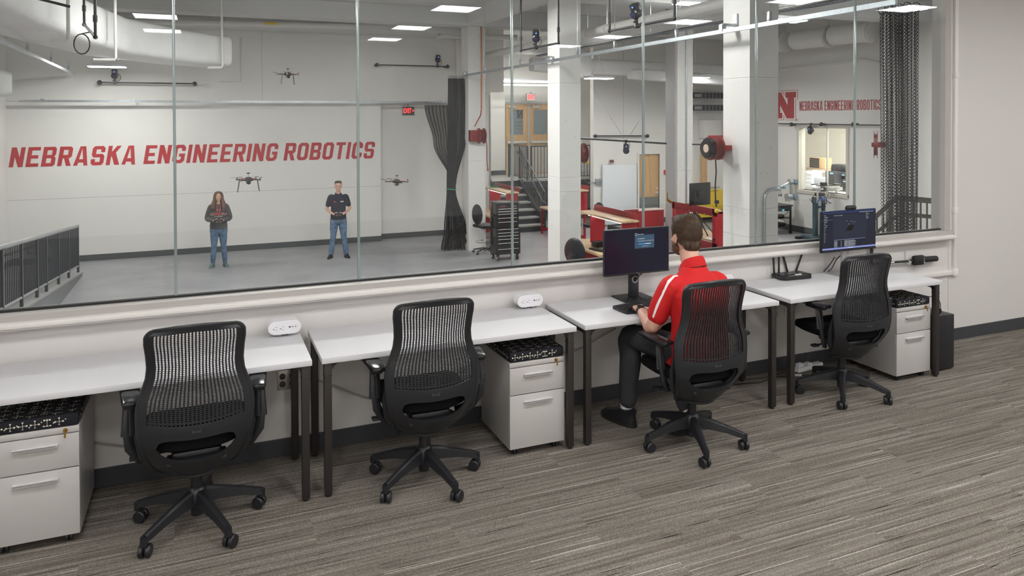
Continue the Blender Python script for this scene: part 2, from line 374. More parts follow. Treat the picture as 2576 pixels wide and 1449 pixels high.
# ------------------------------------------------------------ curtain tracks
def seg(a, b, r, name, m, lab, cat, hang=(), top=4.6, **k):
    t = thing(name, lab, cat, a); d = Vector(b)-Vector(a)
    obj('rail', B().box(-.5,.5,-.5,.5,-.5,.5).xf(Matrix.Translation(d/2) @ d.to_track_quat('X','Z').to_matrix().to_4x4() @ Matrix.Diagonal((d.length,r*2,r*2.2,1))), m, t, False)
    for h in hang:
        p = d*h; bz = B().box(p.x-.02,p.x+.02,p.y-.02,p.y+.02,p.z,p.z+.13,.003); obj('hanger_bracket', bz, m, t)
        obj('hanger_rod', B().cyl((p.x,p.y,p.z+.12),(p.x,p.y,top-a[2]),.006,6), m, t)
    return t
trk = seg((5.93,12.85,3.0),(5.70,.25,3.0),.022,'curtain_track',steel,'long galvanised curtain track running along the column row to the netting','curtain track',hang=(.13,.3,.5,.6,.73,.87))
for x, y in ((5.93,12.7),(5.83,7.75),(5.745,2.7)):
    bk = B().box(-.02,.28,-.04,.04,.05,.075,.003); bk.box(-.03,.03,-.03,.03,-.02,.06); bk.box(.18,.2,-.04,.04,.07,.2)
    bo = obj('track_bracket', bk, steel, trk); bo.location = (x-5.93,y-12.85,.02)
tk2 = seg((XL+.3,14.55,2.36),(6.3,14.55,2.375),.022,'curtain_track',steel,'straight galvanised curtain track across the far wall above the red lettering','curtain track')
for k in range(6): obj('wall_bracket', B().box(.4+k*1.85-.015,.4+k*1.85+.015,0,.30,.02,.05,.003), steel, tk2)
seg((-2.64,14.4,2.95),(-2.40,5.2,3.02),.022,'curtain_track',steel,'galvanised curtain track receding at upper left under the wrapped duct','curtain track',hang=(.1,.35,.6),top=3.2)
# ------------------------------------------------------------ netting
net_m = mat('black_netting', (.015,.017,.025), .8)
def net(name, label, top, bot, sections, cols, rows, r=.003, rz=0, loc=(0,0,0), amp=.03, waves=7, hooks=True):
    """a hanging net: sections = [(z, x0, x1, depth)], woven from cords that follow its folds"""
    t = thing(name, label, 'netting', loc, rz)
    def P(u, z):
        for i in range(len(sections)-1):
            a, b_ = sections[i], sections[i+1]
            if a[0] >= z >= b_[0]:
                f = (a[0]-z)/(a[0]-b_[0]+1e-9); f2 = f*f*(3-2*f) if True else f
                x0 = a[1]+(b_[1]-a[1])*f2; x1 = a[2]+(b_[2]-a[2])*f2; dd = a[3]+(b_[3]-a[3])*f2; break
        else: x0, x1, dd = sections[-1][1:]
        ph = u*waves*2*PI
        return Vector((x0+(x1-x0)*u+.25*dd*math.sin(2*ph)/waves, dd*math.sin(ph)+.25*dd*math.sin(ph*3.3+1+z), z))
    b = B(); zs = [top+(bot-top)*j/rows for j in range(rows+1)]
    grid = [[P(i/cols, z) for z in zs] for i in range(cols+1)]
    bm = b.bm
    def rib(p, q):          # flat cord between two knots
        d = (q-p); s = Vector((d.z, 0, -d.x)) if abs(d.x)+abs(d.z) > 1e-6 else Vector((1,0,0)); s = s.normalized()*r
        n = d.cross(s); n = n.normalized()*r if n.length > 1e-9 else Vector((0,r,0))
        v = [bm.verts.new(w_) for w_ in (p+s, p+n, p-s, q+s, q+n, q-s)]
        bm.faces.new((v[0],v[1],v[4],v[3])); bm.faces.new((v[1],v[2],v[5],v[4])); bm.faces.new((v[2],v[0],v[3],v[5]))
    for i in range(cols+1):
        for j in range(rows):
            if i < cols:
                rib(grid[i][j], grid[i+1][j+1]) if (i+j) % 2 else rib(grid[i+1][j], grid[i][j+1])
            if i in (0, cols): rib(grid[i][j], grid[i][j+1])
    o = obj('net_mesh', b, net_m, t, False); o['kind'] = 'stuff'
    if hooks:
        hk = B(); n = 9
        for i in range(n):
            p = P((i+.5)/n, top); hk.tube([p+Vector((.035*math.sin(a_),0,.02+.045*math.cos(a_))) for a_ in [2*PI*q/10 for q in range(11)]], .004, 5)
        obj('hanging_loops', hk, net_m, t)
    return t
# far net, tied with a green cord (two lengths gathered into one bundle)
pb = aZ(FLR,1155,620) if False else Vector((5.78,12.9,FLR))
net('safety_net', 'dense black safety net hanging from the near track, tied at its waist with green cord', 2.93, FLR+.02,
    [(2.93,-.16,.34,.05),(1.6,-.18,.30,.05),(.20,-.2,.0,.05),(FLR+.5,-.27,.26,.09),(FLR,-.35,.40,.11)], 150, 260, .0075, loc=(5.72,12.85,0), waves=9)
net('safety_net', 'grey looking black safety net spread on the far track and gathered towards the tied bundle', 2.29, .2,
    [(2.29,-.88,.05,.05),(1.3,-.64,.0,.05),(.20,-.16,-.02,.04)], 90, 120, .0062, loc=(6.30,14.47,0), waves=9)
tie = B().tube([(5.62+.125*math.cos(a)+.0,12.85+.085*math.sin(a),.20+.01*math.sin(2*a)) for a in [2*PI*q/20 for q in range(21)]], .012, 6)
tag(obj('tie_cord', tie, green_m), 'green cord tied around the waist of the gathered black net', 'cord')
net('safety_net', 'loose black netting bunched up beside the right end of the window', 2.95, -1.0,
    [(2.95,-.12,.16,.09),(1.5,-.10,.16,.1),(-1.0,-.04,.16,.1)], 90, 250, .0028, loc=(5.875,.40,0), rz=math.radians(-30), waves=6)
# ------------------------------------------------------------ lab lights
led_bay = mat('high_bay_led', (1,1,1), .5, emit=(1,.985,.96), es=LAB_LIGHT*2.2)
def highbay(x, y, z, label, rz=0, group=None, top=4.6):
    t = thing('high_bay_light', label, 'ceiling light', (x,y,z), rz, group)
    h = B().box(-.36,.36,-.17,.17,0,.06,.012); obj('housing', h, white_p, t)
    for s in (-1,1): obj('led_module', B().box(-.34,.34,s*.085-.07,s*.085+.07,-.008,.002), led_bay, t, False)
    wv = B()
    for s in (-1,1): wv.cyl((s*.2,0,.06),(0,0,.5),.003,5)
    wv.cyl((0,0,.5),(0,0,top-z),.003,5); obj('suspension_wire', wv, steel, t)
    return t
highbay(-1.85,13.0,3.05,'white hanging LED fixture at upper left, just below the wrapped duct')
highbay(9.3,12.0,2.95,'small white hanging LED fixture above the tall whiteboard')
highbay(12.2,11.9,3.02,'white hanging LED fixture half hidden behind the grey edged column')
p = aZ(3.6,1975,52); highbay(p.x,p.y,3.6,'white hanging LED fixture right of the nearest concrete column')
for n_b, (x, y) in enumerate(((-2.2,3.0),(1.4,3.0),(4.3,3.0),(-2.2,7.2),(1.4,7.2),(4.3,7.2),(-.2,8.0),(1.5,8.1),(3.2,7.7),(8.2,3.6),(11.6,3.6),(8.2,6.6),(12.4,5.6),(8.6,15.9))):  # unseen fixtures added above the view to light the lab
    place = ['near glass, left','near glass, middle','near glass, right','mid lab, left','mid lab, centre','mid lab, beside the column row','in front of the word NEBRASKA','in front of the word ROBOTICS','near the gathered net','behind the nearest column','near the glass at far right','over the red benches','before the pilaster','over the staircase'][n_b]
    highbay(x,y,4.02,'white LED fixture above the view, '+place,0,'high bay lights over the lab')
t = thing('strip_light', 'bright double tube strip light above the stair hall doors', 'ceiling light', (8.75,17.5,3.03))
obj('housing', B().box(0,2.6,-.03,.25,.13,.19,.005), white_p, t)
for i, (y, z, a, b_) in enumerate(((0,-.02,.0,2.6),(.25,.10,.06,2.6))):
    obj('tube', B().cyl((a,y,z),(b_,y,z),.022,10), mat('strip_led',(1,1,1),.5,emit=(1,.99,.96),es=14), t)
obj('suspension_wire', B().cyl((.4,.1,.19),(.4,.1,1.57),.004,5).cyl((2.2,.1,.19),(2.2,.1,1.57),.004,5), steel, t)
# ------------------------------------------------------------ ducts and pipes
foil = mat('white_duct_wrap', (.70,.70,.70), .33, bump=(5,.9), mottled=(2,.05))
def rtube(name, label, cat, pts, w_, h, m, scs=None, seg=32, e=.45):
    """rounded-rectangle duct swept along a horizontal path"""
    b = B(); bm = b.bm; pts = [Vector(p) for p in pts]; rings = []
    for i, p in enumerate(pts):
        a = pts[max(i-1,0)]; c = pts[min(i+1,len(pts)-1)]; t_ = (c-a).normalized(); side = Vector((t_.y,-t_.x,0)).normalized()
        sc = 1.0
        if scs: sc = scs[i]
        elif i in (0, len(pts)-1): sc = .82
        ring = []
        for k in range(seg):
            an = 2*PI*k/seg; cx, cz = math.cos(an), math.sin(an)
            ring.append(bm.verts.new(p + side*(w_/2*sc*math.copysign(abs(cx)**e, cx)) + Vector((0,0,h/2*sc*math.copysign(abs(cz)**e, cz)))))
        rings.append(ring)
    for i in range(len(rings)-1):
        for k in range(seg): bm.faces.new((rings[i][k], rings[i][(k+1)%seg], rings[i+1][(k+1)%seg], rings[i+1][k]))
    bm.faces.new(rings[0][::-1]); bm.faces.new(rings[-1])
    return tag(obj(name, b, m), label, cat)
dp = [(.36,12.3,3.36),(.28,12.25,3.36),(-.6,11.6,3.38),(-1.6,10.3,3.42),(-2.1,8.6,3.48),(-2.4,6.6,3.55),(-2.5,4.6,3.6),(-2.55,2.6,3.6),(-2.55,.4,3.6)]
rtube('wrapped_duct', 'big white foil wrapped air duct curving across the upper left', 'duct', dp, .95, .66, foil, [.80,.97,1,1.02,1.06,1.15,1.25,1.3,1.3], e=.34)
rtube('round_duct', 'short white rounded duct end at the far left edge', 'duct', [(-3.9,9.5,2.55),(-3.2,9.6,2.55),(-2.95,9.63,2.54),(-2.86,9.65,2.54)], .5,.42, foil)
def pipe(name, label, pts, r, m, cat='pipe', cols=(), seg=14):
    t = thing(name, label, cat, pts[0]); o = Vector(pts[0]); q = [Vector(p)-o for p in pts]
    obj('tube', B().tube(q, r, seg), m, t)
    for f in cols:
        n = len(q)-1; i = min(int(f*n), n-1); g = f*n-i; p = q[i].lerp(q[i+1], g); d = (q[i+1]-q[i]).normalized()*.03
        obj('coupling', B().cyl(p-d, p+d, r*1.12, seg), m, t)
        if p.z+o.z > 3.0 and r > .05: obj('hanger_rod', B().cyl(p, (p.x,p.y,4.6-o.z), .006, 6), steel, t)
    return t
pipe('water_pipe','fat white pipe under the beam of the far wall, with a yellow tag',[aY(13.42,300,52),aY(13.42,892,66)],.07,pvc,cols=(.1,.36,.42,.7))
t = tag(obj('pipe_label', B().box(-.15,.15,-.078,-.07,-.025,.025,.002).xf(T(*aY(13.42,680,60))), yellow), 'yellow label strip on the fat white pipe', 'label')
pipe('water_pipe','white pipe with elbow high beside the copper risers',[aY(13.9,1100,94),aY(13.9,1112,90),aY(13.9,1300,94)],.07,pvc,cols=(.5,.8))
pipe('water_pipe','white pipe running from the middle column up to the top edge',[(6.8,13.5,3.58),(6.8,8,3.58),(6.8,.6,3.58)],.085,pvc,cols=(.3,.5,.55,.7,.8))
rtube('flat_duct','flat ribbed white duct over the cable tray','duct',[(7.9,13.5,3.72),(7.9,13.3,3.72),(7.9,8,3.72),(7.9,.8,3.72)],.9,.2,foil)
tb = thing('cable_tray','galvanised wire cable tray running toward the camera above the middle bay','cable tray',(7.62,2.2,3.48))
wt = B()
for x in (0,.075,.15): wt.cyl((x,0,0),(x,10.4,0),.004,5)
for x in (0,.15): wt.cyl((x,0,.06),(x,10.4,.06),.004,5)
for i in range(105): wt.tube([(0,i*.1,.06),(0,i*.1,0),(.15,i*.1,0),(.15,i*.1,.06)],.003,4)
o = obj('wire_basket', wt, steel, tb, False); o['kind'] = 'stuff'
obj('hanger_rod', B().cyl((.07,1,0),(.07,1,1.12),.006,6).cyl((.07,5,0),(.07,5,1.12),.006,6).cyl((.07,9,0),(.07,9,1.12),.006,6), steel, tb)
cbl = B(); 
for k in range(3): cbl.tube([(.03+.04*k,i*.5,.015+.012*math.sin(i*1.7+k)) for i in range(21)],.014,6)
obj('cable_bundle', cbl, mat('grey_cables',(.14,.16,.18),.6), tb)
rtube('round_duct','large white round duct across the bay behind the middle column','duct',[(8.0,13.3,3.36),(8.5,13.3,3.36),(11,13.3,3.33),(13.5,13.3,3.3),(14.4,13.3,3.3)],.42,.42,foil)
tag(obj('duct_box', B().box(8.9,9.6,12.9,13.6,3.02,3.72,.05), foil), 'white boxed damper joining the large round duct', 'duct box')
rtube('round_duct','lower white round duct seen between the columns','duct',[(10.4,12.3,3.1),(10.7,12.3,3.1),(12.5,12.3,3.02),(14.2,12.3,2.98),(14.5,12.3,2.98)],.34,.3,foil)
for i,(yy,lb_) in enumerate(((11.4,'white round duct with a cut end high on the right wall'),(9.9,'second white round duct high on the right wall'),(8.6,'third white round duct above the red wall lettering'))):
    pipe('duct_section',lb_,[(14.6,yy+.9,4.0),(14.6,yy-.3,3.98)],.25,pvc,'duct',seg=20,cols=(.95,))
pipe('conduit','thin white conduit sloping above the right wall lettering',[(15.44,12.6,3.32),(15.44,9.3,3.42),(15.44,8.9,3.3),(15.44,8.0,3.2)],.018,pvc)
c_ = pipe('water_pipe','copper pipe running down the wall left of the nearer column face',[aY(15.1,1183,60),aY(15.1,1183,183)],.022,copper)
c_ = pipe('water_pipe','copper pipe on the far column down to the red hose',[aY(12.55,1211,66),aY(12.55,1211,252),aY(12.55,1211,275)],.017,copper,cols=(.9,))
pipe('conduit','white vertical conduit hooked at the end of the wrapped duct',[aY(11.6,557,30)+Vector((0,0,.55)),aY(11.6,560,166),aY(11.6,556,170),aY(11.6,522,170)],.022,pvc)
pipe('conduit','white drop conduit between the two hanging frames at upper left',[aY(9,290,25)+Vector((0,0,1.0)),aY(9,291,145),aY(9,288,150),aY(9,235,150)],.022,pvc)
pipe('conduit','bright white bent conduit in front of the big duct',[aY(6,172,0)+Vector((0,0,1.4)),aY(6,172,98),aY(6,168,102),aY(6,126,101)],.022,pvc)
pipe('conduit','white elbow conduit in the top left corner',[aY(6,48,-10)+Vector((0,0,1.4)),aY(6,47,36),aY(6,43,40),aY(6,-20,40)],.022,pvc)
pipe('conduit','pale conduit squared around the wall end of the wrapped duct',[(.86,14.83,3.95),(.86,14.83,2.86),(.35,14.83,2.86)],.012,pvc)
pipe('conduit','galvanised conduit curving up the right side of the nearest concrete column',
     [aY(2.43,1923,800),aY(2.43,1923,640),aY(2.43,1923,505),aY(2.43,1924,496),aY(2.43,1927,488),aY(2.43,1932,481),aY(2.43,1938,477.5),aY(2.43,1946,476),aY(2.43,1957,475.5),aY(2.6,1960,475.5)],.018,steel,cols=(.15,))
pipe('conduit','galvanised conduit on the face of the left stair hall wall',[(7.53,15.13,FLR),(7.53,15.13,2.6)],.018,steel)
# robotics tracking cameras on black pipes
lens_m = mat('camera_lens', (.03,.03,.08), .1)
def mocap(x, y, z, label, aim=(0,-1,-.45), up=True, parent_none=True):
    t = thing('tracking_camera', label, 'camera', (x,y,z))
    q = Vector(aim).normalized().to_track_quat('Z','Y').to_matrix().to_4x4()
    h = .17 if up else -.2
    body = B().lathe([(.05,-.07),(.065,-.06),(.07,0),(.07,.06),(.055,.075)],18); body.box(-.06,.06,-.03,.14,-.05,.05,.02); body.xf(T(0,0,h) @ q)
    obj('camera_body', body, black_p, t)
    ln = B().lathe([(.042,.075),(.042,.09),(.03,.092)],16).xf(T(0,0,h) @ q); obj('lens', ln, lens_m, t)
    rg = B().lathe([(.012,0),(.012,.006)],10).xf(T(0,0,h) @ q @ T(0,.1,.05)); obj('status_light', rg, blue_led, t)
    obj('clamp', B().cyl((0,0,-.03),(0,0,h*.6),.018,8).box(-.03,.03,-.03,.03,-.03,.03,.006).box(-.055,.0,-.012,.012,h*.3-.01,h*.3+.012,.004), black_p, t)
    cb = B().tube([(.05+.07*math.cos(a),.03,h*.6+.09*math.sin(a)+.02) for a in [PI*.9-2*PI*k/14*1.1 for k in range(15)]],.006,5); obj('cable', cb, black_p, t)
    return t
def rod(a, b_, label, r=.017, ends=True, drops=0, name='mounting_pipe'):
    a = Vector(a); b_ = Vector(b_); t = thing(name, label, 'pipe', a); d = b_-a
    obj('pipe', B().cyl((0,0,0), d, r, 10), black_p, t)
    if ends:
        for q in ((0,0,0), d):
            f_ = B().ball(q, .055, 12)
            if 14.5 < a.y < 14.8: f_.cyl(q, Vector(q)+Vector((0,(14.85 if a.x < 6.5 else 14.8)-a.y,0)), .03, 10)
            obj('end_flange', f_, black_p, t)
    if drops:
        for q in (Vector((0,0,0)), d):
            obj('drop_pipe', B().cyl(q, q+Vector((0,0,drops)), r, 10).ball(q, r*1.7, 8), black_p, t)
            obj('pipe_coupling', B().cyl(q+Vector((0,0,.18)), q+Vector((0,0,.26)), r*1.5, 10), black_p, t)
    return t
rod((-2.178,14.6,2.79),(-.189,14.6,2.79),'black pipe on the far wall over the words, left one under the hanging light')
mocap(-1.87,14.6,2.79,'black tracking camera on the left wall pipe, below the hanging light')
rod((4.18,14.6,3.345),(6.10,14.6,3.345),'black pipe on the far wall, the right one above the exit sign')
mocap(5.82,14.6,3.345,'black tracking camera on the right wall pipe beside the copper pipes')
rod((5.385,7.95,3.2),(5.41,6.45,3.2),'black U shaped hanging pipe frame at the middle column',drops=1.35,ends=False,name='hanging_pipe_frame')
mocap(5.39,7.3,3.2,'black tracking camera on the hanging frame at the middle column',aim=(-.4,-1,-.5))
rod((5.33,4.65,3.2),(5.41,3.2,3.2),'black U shaped hanging pipe frame left of the nearest column',drops=1.35,ends=False,name='hanging_pipe_frame')
mocap(5.37,4.0,3.2,'tilted black tracking camera on the nearer hanging frame',aim=(-1,-.3,-.5))
rod(aY(7.0,212,62),aY(5.6,240,93),'black U shaped hanging pipe frame at upper left',drops=1.5,ends=False,name='hanging_pipe_frame')
cl = [aY(6.4,228,84)+Vector((.09*math.sin(a)*1.0-.1, 0, -.14+.13*math.cos(a))) for a in [2*PI*k/16*1.15 for k in range(17)]]
tag(obj('hanging_cable', B().tube([aY(6.4,229,80)]+cl,.008,6), black_m), 'loop of black cable hanging from the upper left frame', 'cable')
p = aY(5.6,150,8); rod(p+Vector((-.25,0,.05)),p+Vector((.1,.05,-.03)),'short black pipe arm at the top left against the glare',ends=False)
a, b_ = aY(9.6,1440,347), aY(9.45,1676,361)
rod(a,b_,'long suspended black pipe crossing before the whiteboard',ends=False,r=.02); p = a.lerp(b_,.56); 
mocap(p.x,p.y,p.z,'black tracking camera hung under the suspended pipe before the whiteboard',up=False,aim=(-.5,-1,-.3))
rod(aY(14.7,1498,342),aY(14.7,1629,342),'short black pipe on the wall above the whiteboard',r=.02)
ww = thing('suspension_cable','thin wires in a V holding the suspended black pipe','wire',p)
wv = B()
for q, l_ in ((aY(9.5,1452,165),1.6), (aY(9.5,1676,200),1.0)): wv.cyl((0,0,0), (q-p)*l_, .0022, 5); wv.cyl((q-p)*.1, (q-p)*.33, .006, 5)
obj('wire', wv, steel, ww)
a, b_ = aX(15.35,1950,311), aX(15.35,2214,315); rod(a,b_,'long black pipe along the right wall under the lettering',ends=False)
fl = B(); 
for px in (1991,2066,2147): q = aX(15.35,px,313); fl.box(q.x,q.x+.15,q.y-.03,q.y+.03,q.z-.03,q.z+.03,.01).ball(q,.06,10)
tag(obj('pipe_bracket', fl, black_p), 'black flanges fixing the right wall pipe', 'bracket')
p = aX(15.35,2040,312); mocap(p.x,p.y,p.z,'black tracking camera hung under the right wall pipe above the window',up=False,aim=(-1,-.2,-.5))
rod(aY(9,1742,363),aY(9,1793,364),'short black pipe behind the black cord reel',ends=False)
# ------------------------------------------------------------ lettering
G = {}
def rect(x0,y0,x1,y1): return [(x0,y0),(x1,y0),(x1,y1),(x0,y1)]
W_, ST, CH = .66, .21, .10
h1 = 1.0
def strokes(c, w=W_, s=ST, k=CH):
    m = .5; hs = s*.82
    A_ = lambda: None
    if c == 'I': return [rect(0,0,s,1)], s
    if c == 'N': return [rect(0,0,s,1), rect(w-s,0,w,1), [(0,1),(s*1.05,1),(w,0),(w-s*1.05,0)]], w
    if c == 'E': return [rect(0,0,s,1), rect(s*.9,1-hs,w*.92,1), rect(s*.9,m-hs/2,w*.82,m+hs/2), rect(s*.9,0,w*.92,hs)], w*.92
    if c == 'T': return [rect(0,1-hs,w*.92,1), rect(w*.46-s/2,0,w*.46+s/2,1)], w*.92
    if c == 'K': return [rect(0,0,s,1), [(s*.8,.62),(w-s,1),(w+.02,1),(s*1.2,.38)], [(s*1.0,.55),(s*2.0,.66),(w+.04,0),(w-s*1.05,0)]], w+.02
    if c == 'A': return [[(0,0),(s*.95,0),(w/2+.02,1),(w/2-s*.55,1)], [(w+.06,0),(w+.06-s*.95,0),(w/2+.02-s*.2,1),(w/2+s*.55+.06,1)], rect(w*.2,.16,w*.86,.16+hs)], w+.06
    def octo(x0,y0,x1,y1,cut): return [(x0+cut,y0),(x1-cut,y0),(x1,y0+cut),(x1,y1-cut),(x1-cut,y1),(x0+cut,y1),(x0,y1-cut),(x0,y0+cut)]
    def ring(x0,y0,x1,y1,cut,sx,sy,skip=()):
        o = octo(x0,y0,x1,y1,cut); ic = max(cut*.45,.01); i = octo(x0+sx,y0+sy,x1-sx,y1-sy,ic); return [[o[a],o[(a+1)%8],i[(a+1)%8],i[a]] for a in range(8) if a not in skip]
    if c == 'O': return ring(0,0,w,1,k*1.4,s,hs), w
    if c == 'R':
        r_ = [rect(0,0,s,1), rect(s*.9,1-hs,w-k,1), rect(s*.9,.40,w-k,.40+hs), [(w-k,1),(w,1-k),(w,.40+k),(w-k,.40),(w-s,.47),(w-s,.93)], [(w*.42,.42),(w*.42+s*1.05,.42),(w+.02,0),(w-s*1.02,0)]]
        return r_, w
    if c == 'B': return [rect(0,0,s,1), rect(s*.9,1-hs,w-k,1), rect(s*.9,m-hs/2,w-k*1.2,m+hs/2), rect(s*.9,0,w-k,hs), [(w-k,1),(w-.01,1-k),(w-.01,.5+k),(w-k*1.2,.46),(w-s,.52),(w-s,.93)], [(w-k*1.2,.54),(w,.5-k*.7),(w,k),(w-k,0),(w-s,.07),(w-s,.5)]], w
    if c == 'C': return ring(0,0,w,1,k*1.4,s,hs,skip=(2,))+[rect(w-s,.64,w,.86), rect(w-s,.14,w,.36)], w
    if c == 'G': return ring(0,0,w,1,k*1.4,s,hs,skip=(2,))+[rect(w-s,.66,w,.86), rect(w-s,.14,w,.52), rect(w*.5,.36,w,.36+hs*.95)], w
    if c == 'S':
        return [rect(k,1-hs,w-k,1), rect(k,m-hs/2,w-k,m+hs/2), rect(k,0,w-k,hs), [(k,1),(0,1-k*1.2),(0,.5+k*.4),(k,.41),(s,.5),(s,.95)], [(w-k,.59),(w,.5-k*.4),(w,k*1.2),(w-k,0),(w-s,.05),(w-s,.5)], rect(w-s,.68,w,.9), rect(0,.1,s,.32), [(w-s,.9),(w,.88),(w-k*1.2,1),(w-s,1)], [(0,.12),(s,.1),(s,0),(k*1.2,0)]], w
    return [], .3
def letter_sign(root, s, x0, z0, height, total, m, axis, depth=.006, shear=0.0, w=W_, st=ST, gap=.14, space=.30):
    """block lettering; axis maps (u along the wall, v up) to 3D"""
    adv = 0
    for c in s: adv += (space if c == ' ' else strokes(c,w,st)[1]+gap)
    adv -= gap; sc = total/adv; u = 0
    for c in s:
        if c == ' ': u += space; continue
        ps, cw = strokes(c,w,st); b = B()
        for i, p in enumerate(ps):
            poly = [(x0+(u+q[0])*sc + shear*q[1]*height, z0+q[1]*height) for q in p]
            b.prism(poly, depth+.0002*i, axis)
        obj('letter', b, m, root, False); u += cw+gap
sign_red = mat('sign_red', (.42,.014,.022), .5)
t = thing('wall_lettering','large slanted red words NEBRASKA ENGINEERING ROBOTICS on the far white wall','lettering',(0,FY,0))
AX = Matrix(((1,0,0,0),(0,0,-1,-.001),(0,1,0,0),(0,0,0,1)))
letter_sign(t,'NEBRASKA ENGINEERING ROBOTICS',-3.99,.895,.44,8.10,sign_red,AX,shear=.16)
t = thing('wall_lettering','narrow dull red words NEBRASKA ENGINEERING ROBOTICS on the right wall over the black pipe','lettering',(XR,0,0))
AX2 = Matrix(((0,0,-1,-.001),(-1,0,0,0),(0,1,0,0),(0,0,0,1)))
sign_red2 = mat('sign_dull_red', (.36,.03,.04), .5)
letter_sign(t,'NEBRASKA ENGINEERING ROBOTICS',-11.56,2.13,.26,2.72,sign_red2,AX2,w=.42,st=.13,gap=.11,space=.25)
t = thing('wall_emblem','big red block letter N with a white and red outline on the right wall','emblem',(XR,0,0))
SLAB_N = [rect(.06,0,.36,1), rect(-.04,0,.46,.22), [(-.04,.78),(.30,.78),(.40,1),(-.04,1)], [(.06,1),(.40,1),(1,0),(.66,0)], rect(.70,0,1.0,1), rect(.60,.78,1.08,1)]
def grow(poly, g):          # offset a convex counter-clockwise outline outwards
    out = []; n = len(poly)
    for i in range(n):
        p0, p1, p2 = Vector(poly[i-1]), Vector(poly[i]), Vector(poly[(i+1)%n]); d1 = (p1-p0).normalized(); d2 = (p2-p1).normalized()
        n1 = Vector((d1.y,-d1.x)); n2 = Vector((d2.y,-d2.x)); bi = (n1+n2).normalized(); out.append(p1+bi*(g/max(.35,bi.dot(n1))))
    return out
SLAB_N[3] = SLAB_N[3][::-1]
def slab_letter(g, d_, place, axis):
    b = B()
    for i, p in enumerate(SLAB_N): b.prism([place(q) for q in grow(p, g)], d_+.0001*i, axis)
    return b
for g, d_, m_, nm in ((.062,.004,sign_red2,'outer_outline'),(.044,.008,paper,'white_outline'),(.0,.012,sign_red2,'letter_face')):
    obj(nm, slab_letter(g, d_, lambda q: (-12.62+q.x*.86, 1.91+q.y*.76), AX2), m_, t, False)
text_obj('registered_mark','R',.04,sign_red2,t,AX2 @ T(-11.66,1.87,.002))
obj('registered_ring', B().tube([(-.004,11.66+.035*math.cos(a),1.87+.035*math.sin(a)) for a in [2*PI*k/16 for k in range(17)]],.004,4), sign_red2, t)
# exit signs
def exit_sign(loc, w_, h, label, arrow, face, yy=0):
    t = thing('exit_sign', label, 'exit sign', loc)
    obj('housing', B().box(-w_/2,w_/2,0,.05,0,h,.006).box(-.02,.02,.01,.04,h,h+.06,.004), mat('sign_housing',(.33,.30,.30),.4), t)
    obj('face_plate', B().box(-w_/2+.015,w_/2-.015,-.004,0,.015,h-.015), face, t, False)
    text_obj('lettering','EXIT',h*.78,exit_red,t,T(-.025 if arrow else 0,-.006,h*.5) @ R(PI/2,'X'),bold=.005,sx=.60)
    if arrow: text_obj('arrow','>',h*.4,exit_red,t,T(w_/2-.035,-.006,h*.5) @ R(PI/2,'X'),bold=.004)
    return t
exit_sign((5.135,15.08,2.03),.33,.235,'red lit EXIT sign with an arrow on the far wall left of the netting',True,black_m)
exit_sign((10.3,18.45,2.52),.34,.25,'pale red EXIT sign hanging above the wooden double doors',False,mat('exit_pale',(.75,.5,.5),.5))
# ------------------------------------------------------------ THINGS IN THE OFFICE
YF, YB, DH, DT = -.604, -.043, .737, .030
def desk(x0, x1, label):
    t = thing('desk', label, 'desk', (x0,YF,0), 0, 'white desks in a row'); w_ = x1-x0; d = YB-YF
    obj('tabletop', B().box(0,w_,0,d,DH-DT,DH,.0022), desk_m, t)
    for sx in (0,1):
        X = .012 if sx == 0 else w_-.012-.040
        for sy in (0,1):
            Y = .012 if sy == 0 else d-.052
            o = obj('leg', B().box(X,X+.040,Y,Y+.040,.012,DH-DT-.002,.005), leg_m, t)
            obj('glide_foot', B().cyl((X+.02,Y+.02,0),(X+.02,Y+.02,.014),.015,14), black_p, o)
            obj('leg_collar', B().box(X-.0012,X+.0412,Y-.0012,Y+.0412,DH-.098,DH-.095), black_m, o, False)
        g = B().box(X+.004,X+.036,.05,d-.05,DH-DT-.032,DH-DT-.001,.003)
        for sy in (0,1):      # curved corner gussets
            Yc = .052 if sy == 0 else d-.052; s = 1 if sy == 0 else -1
            g.prism([(0,0),(.05*s,0),(.03*s,-.008),(.012*s,-.022),(0,-.05)], .03, Matrix(((0,0,1,X+.005),(1,0,0,Yc),(0,1,0,DH-DT-.001),(0,0,0,1))))
            s2 = 1 if sx == 0 else -1; Xc = X+.04 if sx == 0 else X
            g.prism([(0,0),(.045*s2,0),(.03*s2,-.006),(.010*s2,-.02),(0,-.04)], .03, Matrix(((1,0,0,Xc),(0,0,1,(.015 if sy == 0 else d-.048)),(0,1,0,DH-DT-.001),(0,0,0,1))))
        obj('side_rail', g, leg_m, t)
    obj('cross_rail', B().box(.05,w_-.05,d*.5-.02,d*.5+.02,DH-DT-.026,DH-DT-.001,.003), leg_m, t)
    return t
desk(-1.0,.5063,'white desk with dark legs at the left edge of the photo, patterned cushion cabinet beneath')
desk(.5559,2.0418,'white desk with dark legs, second from the left, cushion topped cabinet at its right end')
desk(2.0975,3.5845,'white desk where the man in the red shirt works')
desk(3.6841,5.1667,'white desk at the far right with the router and lit monitor')

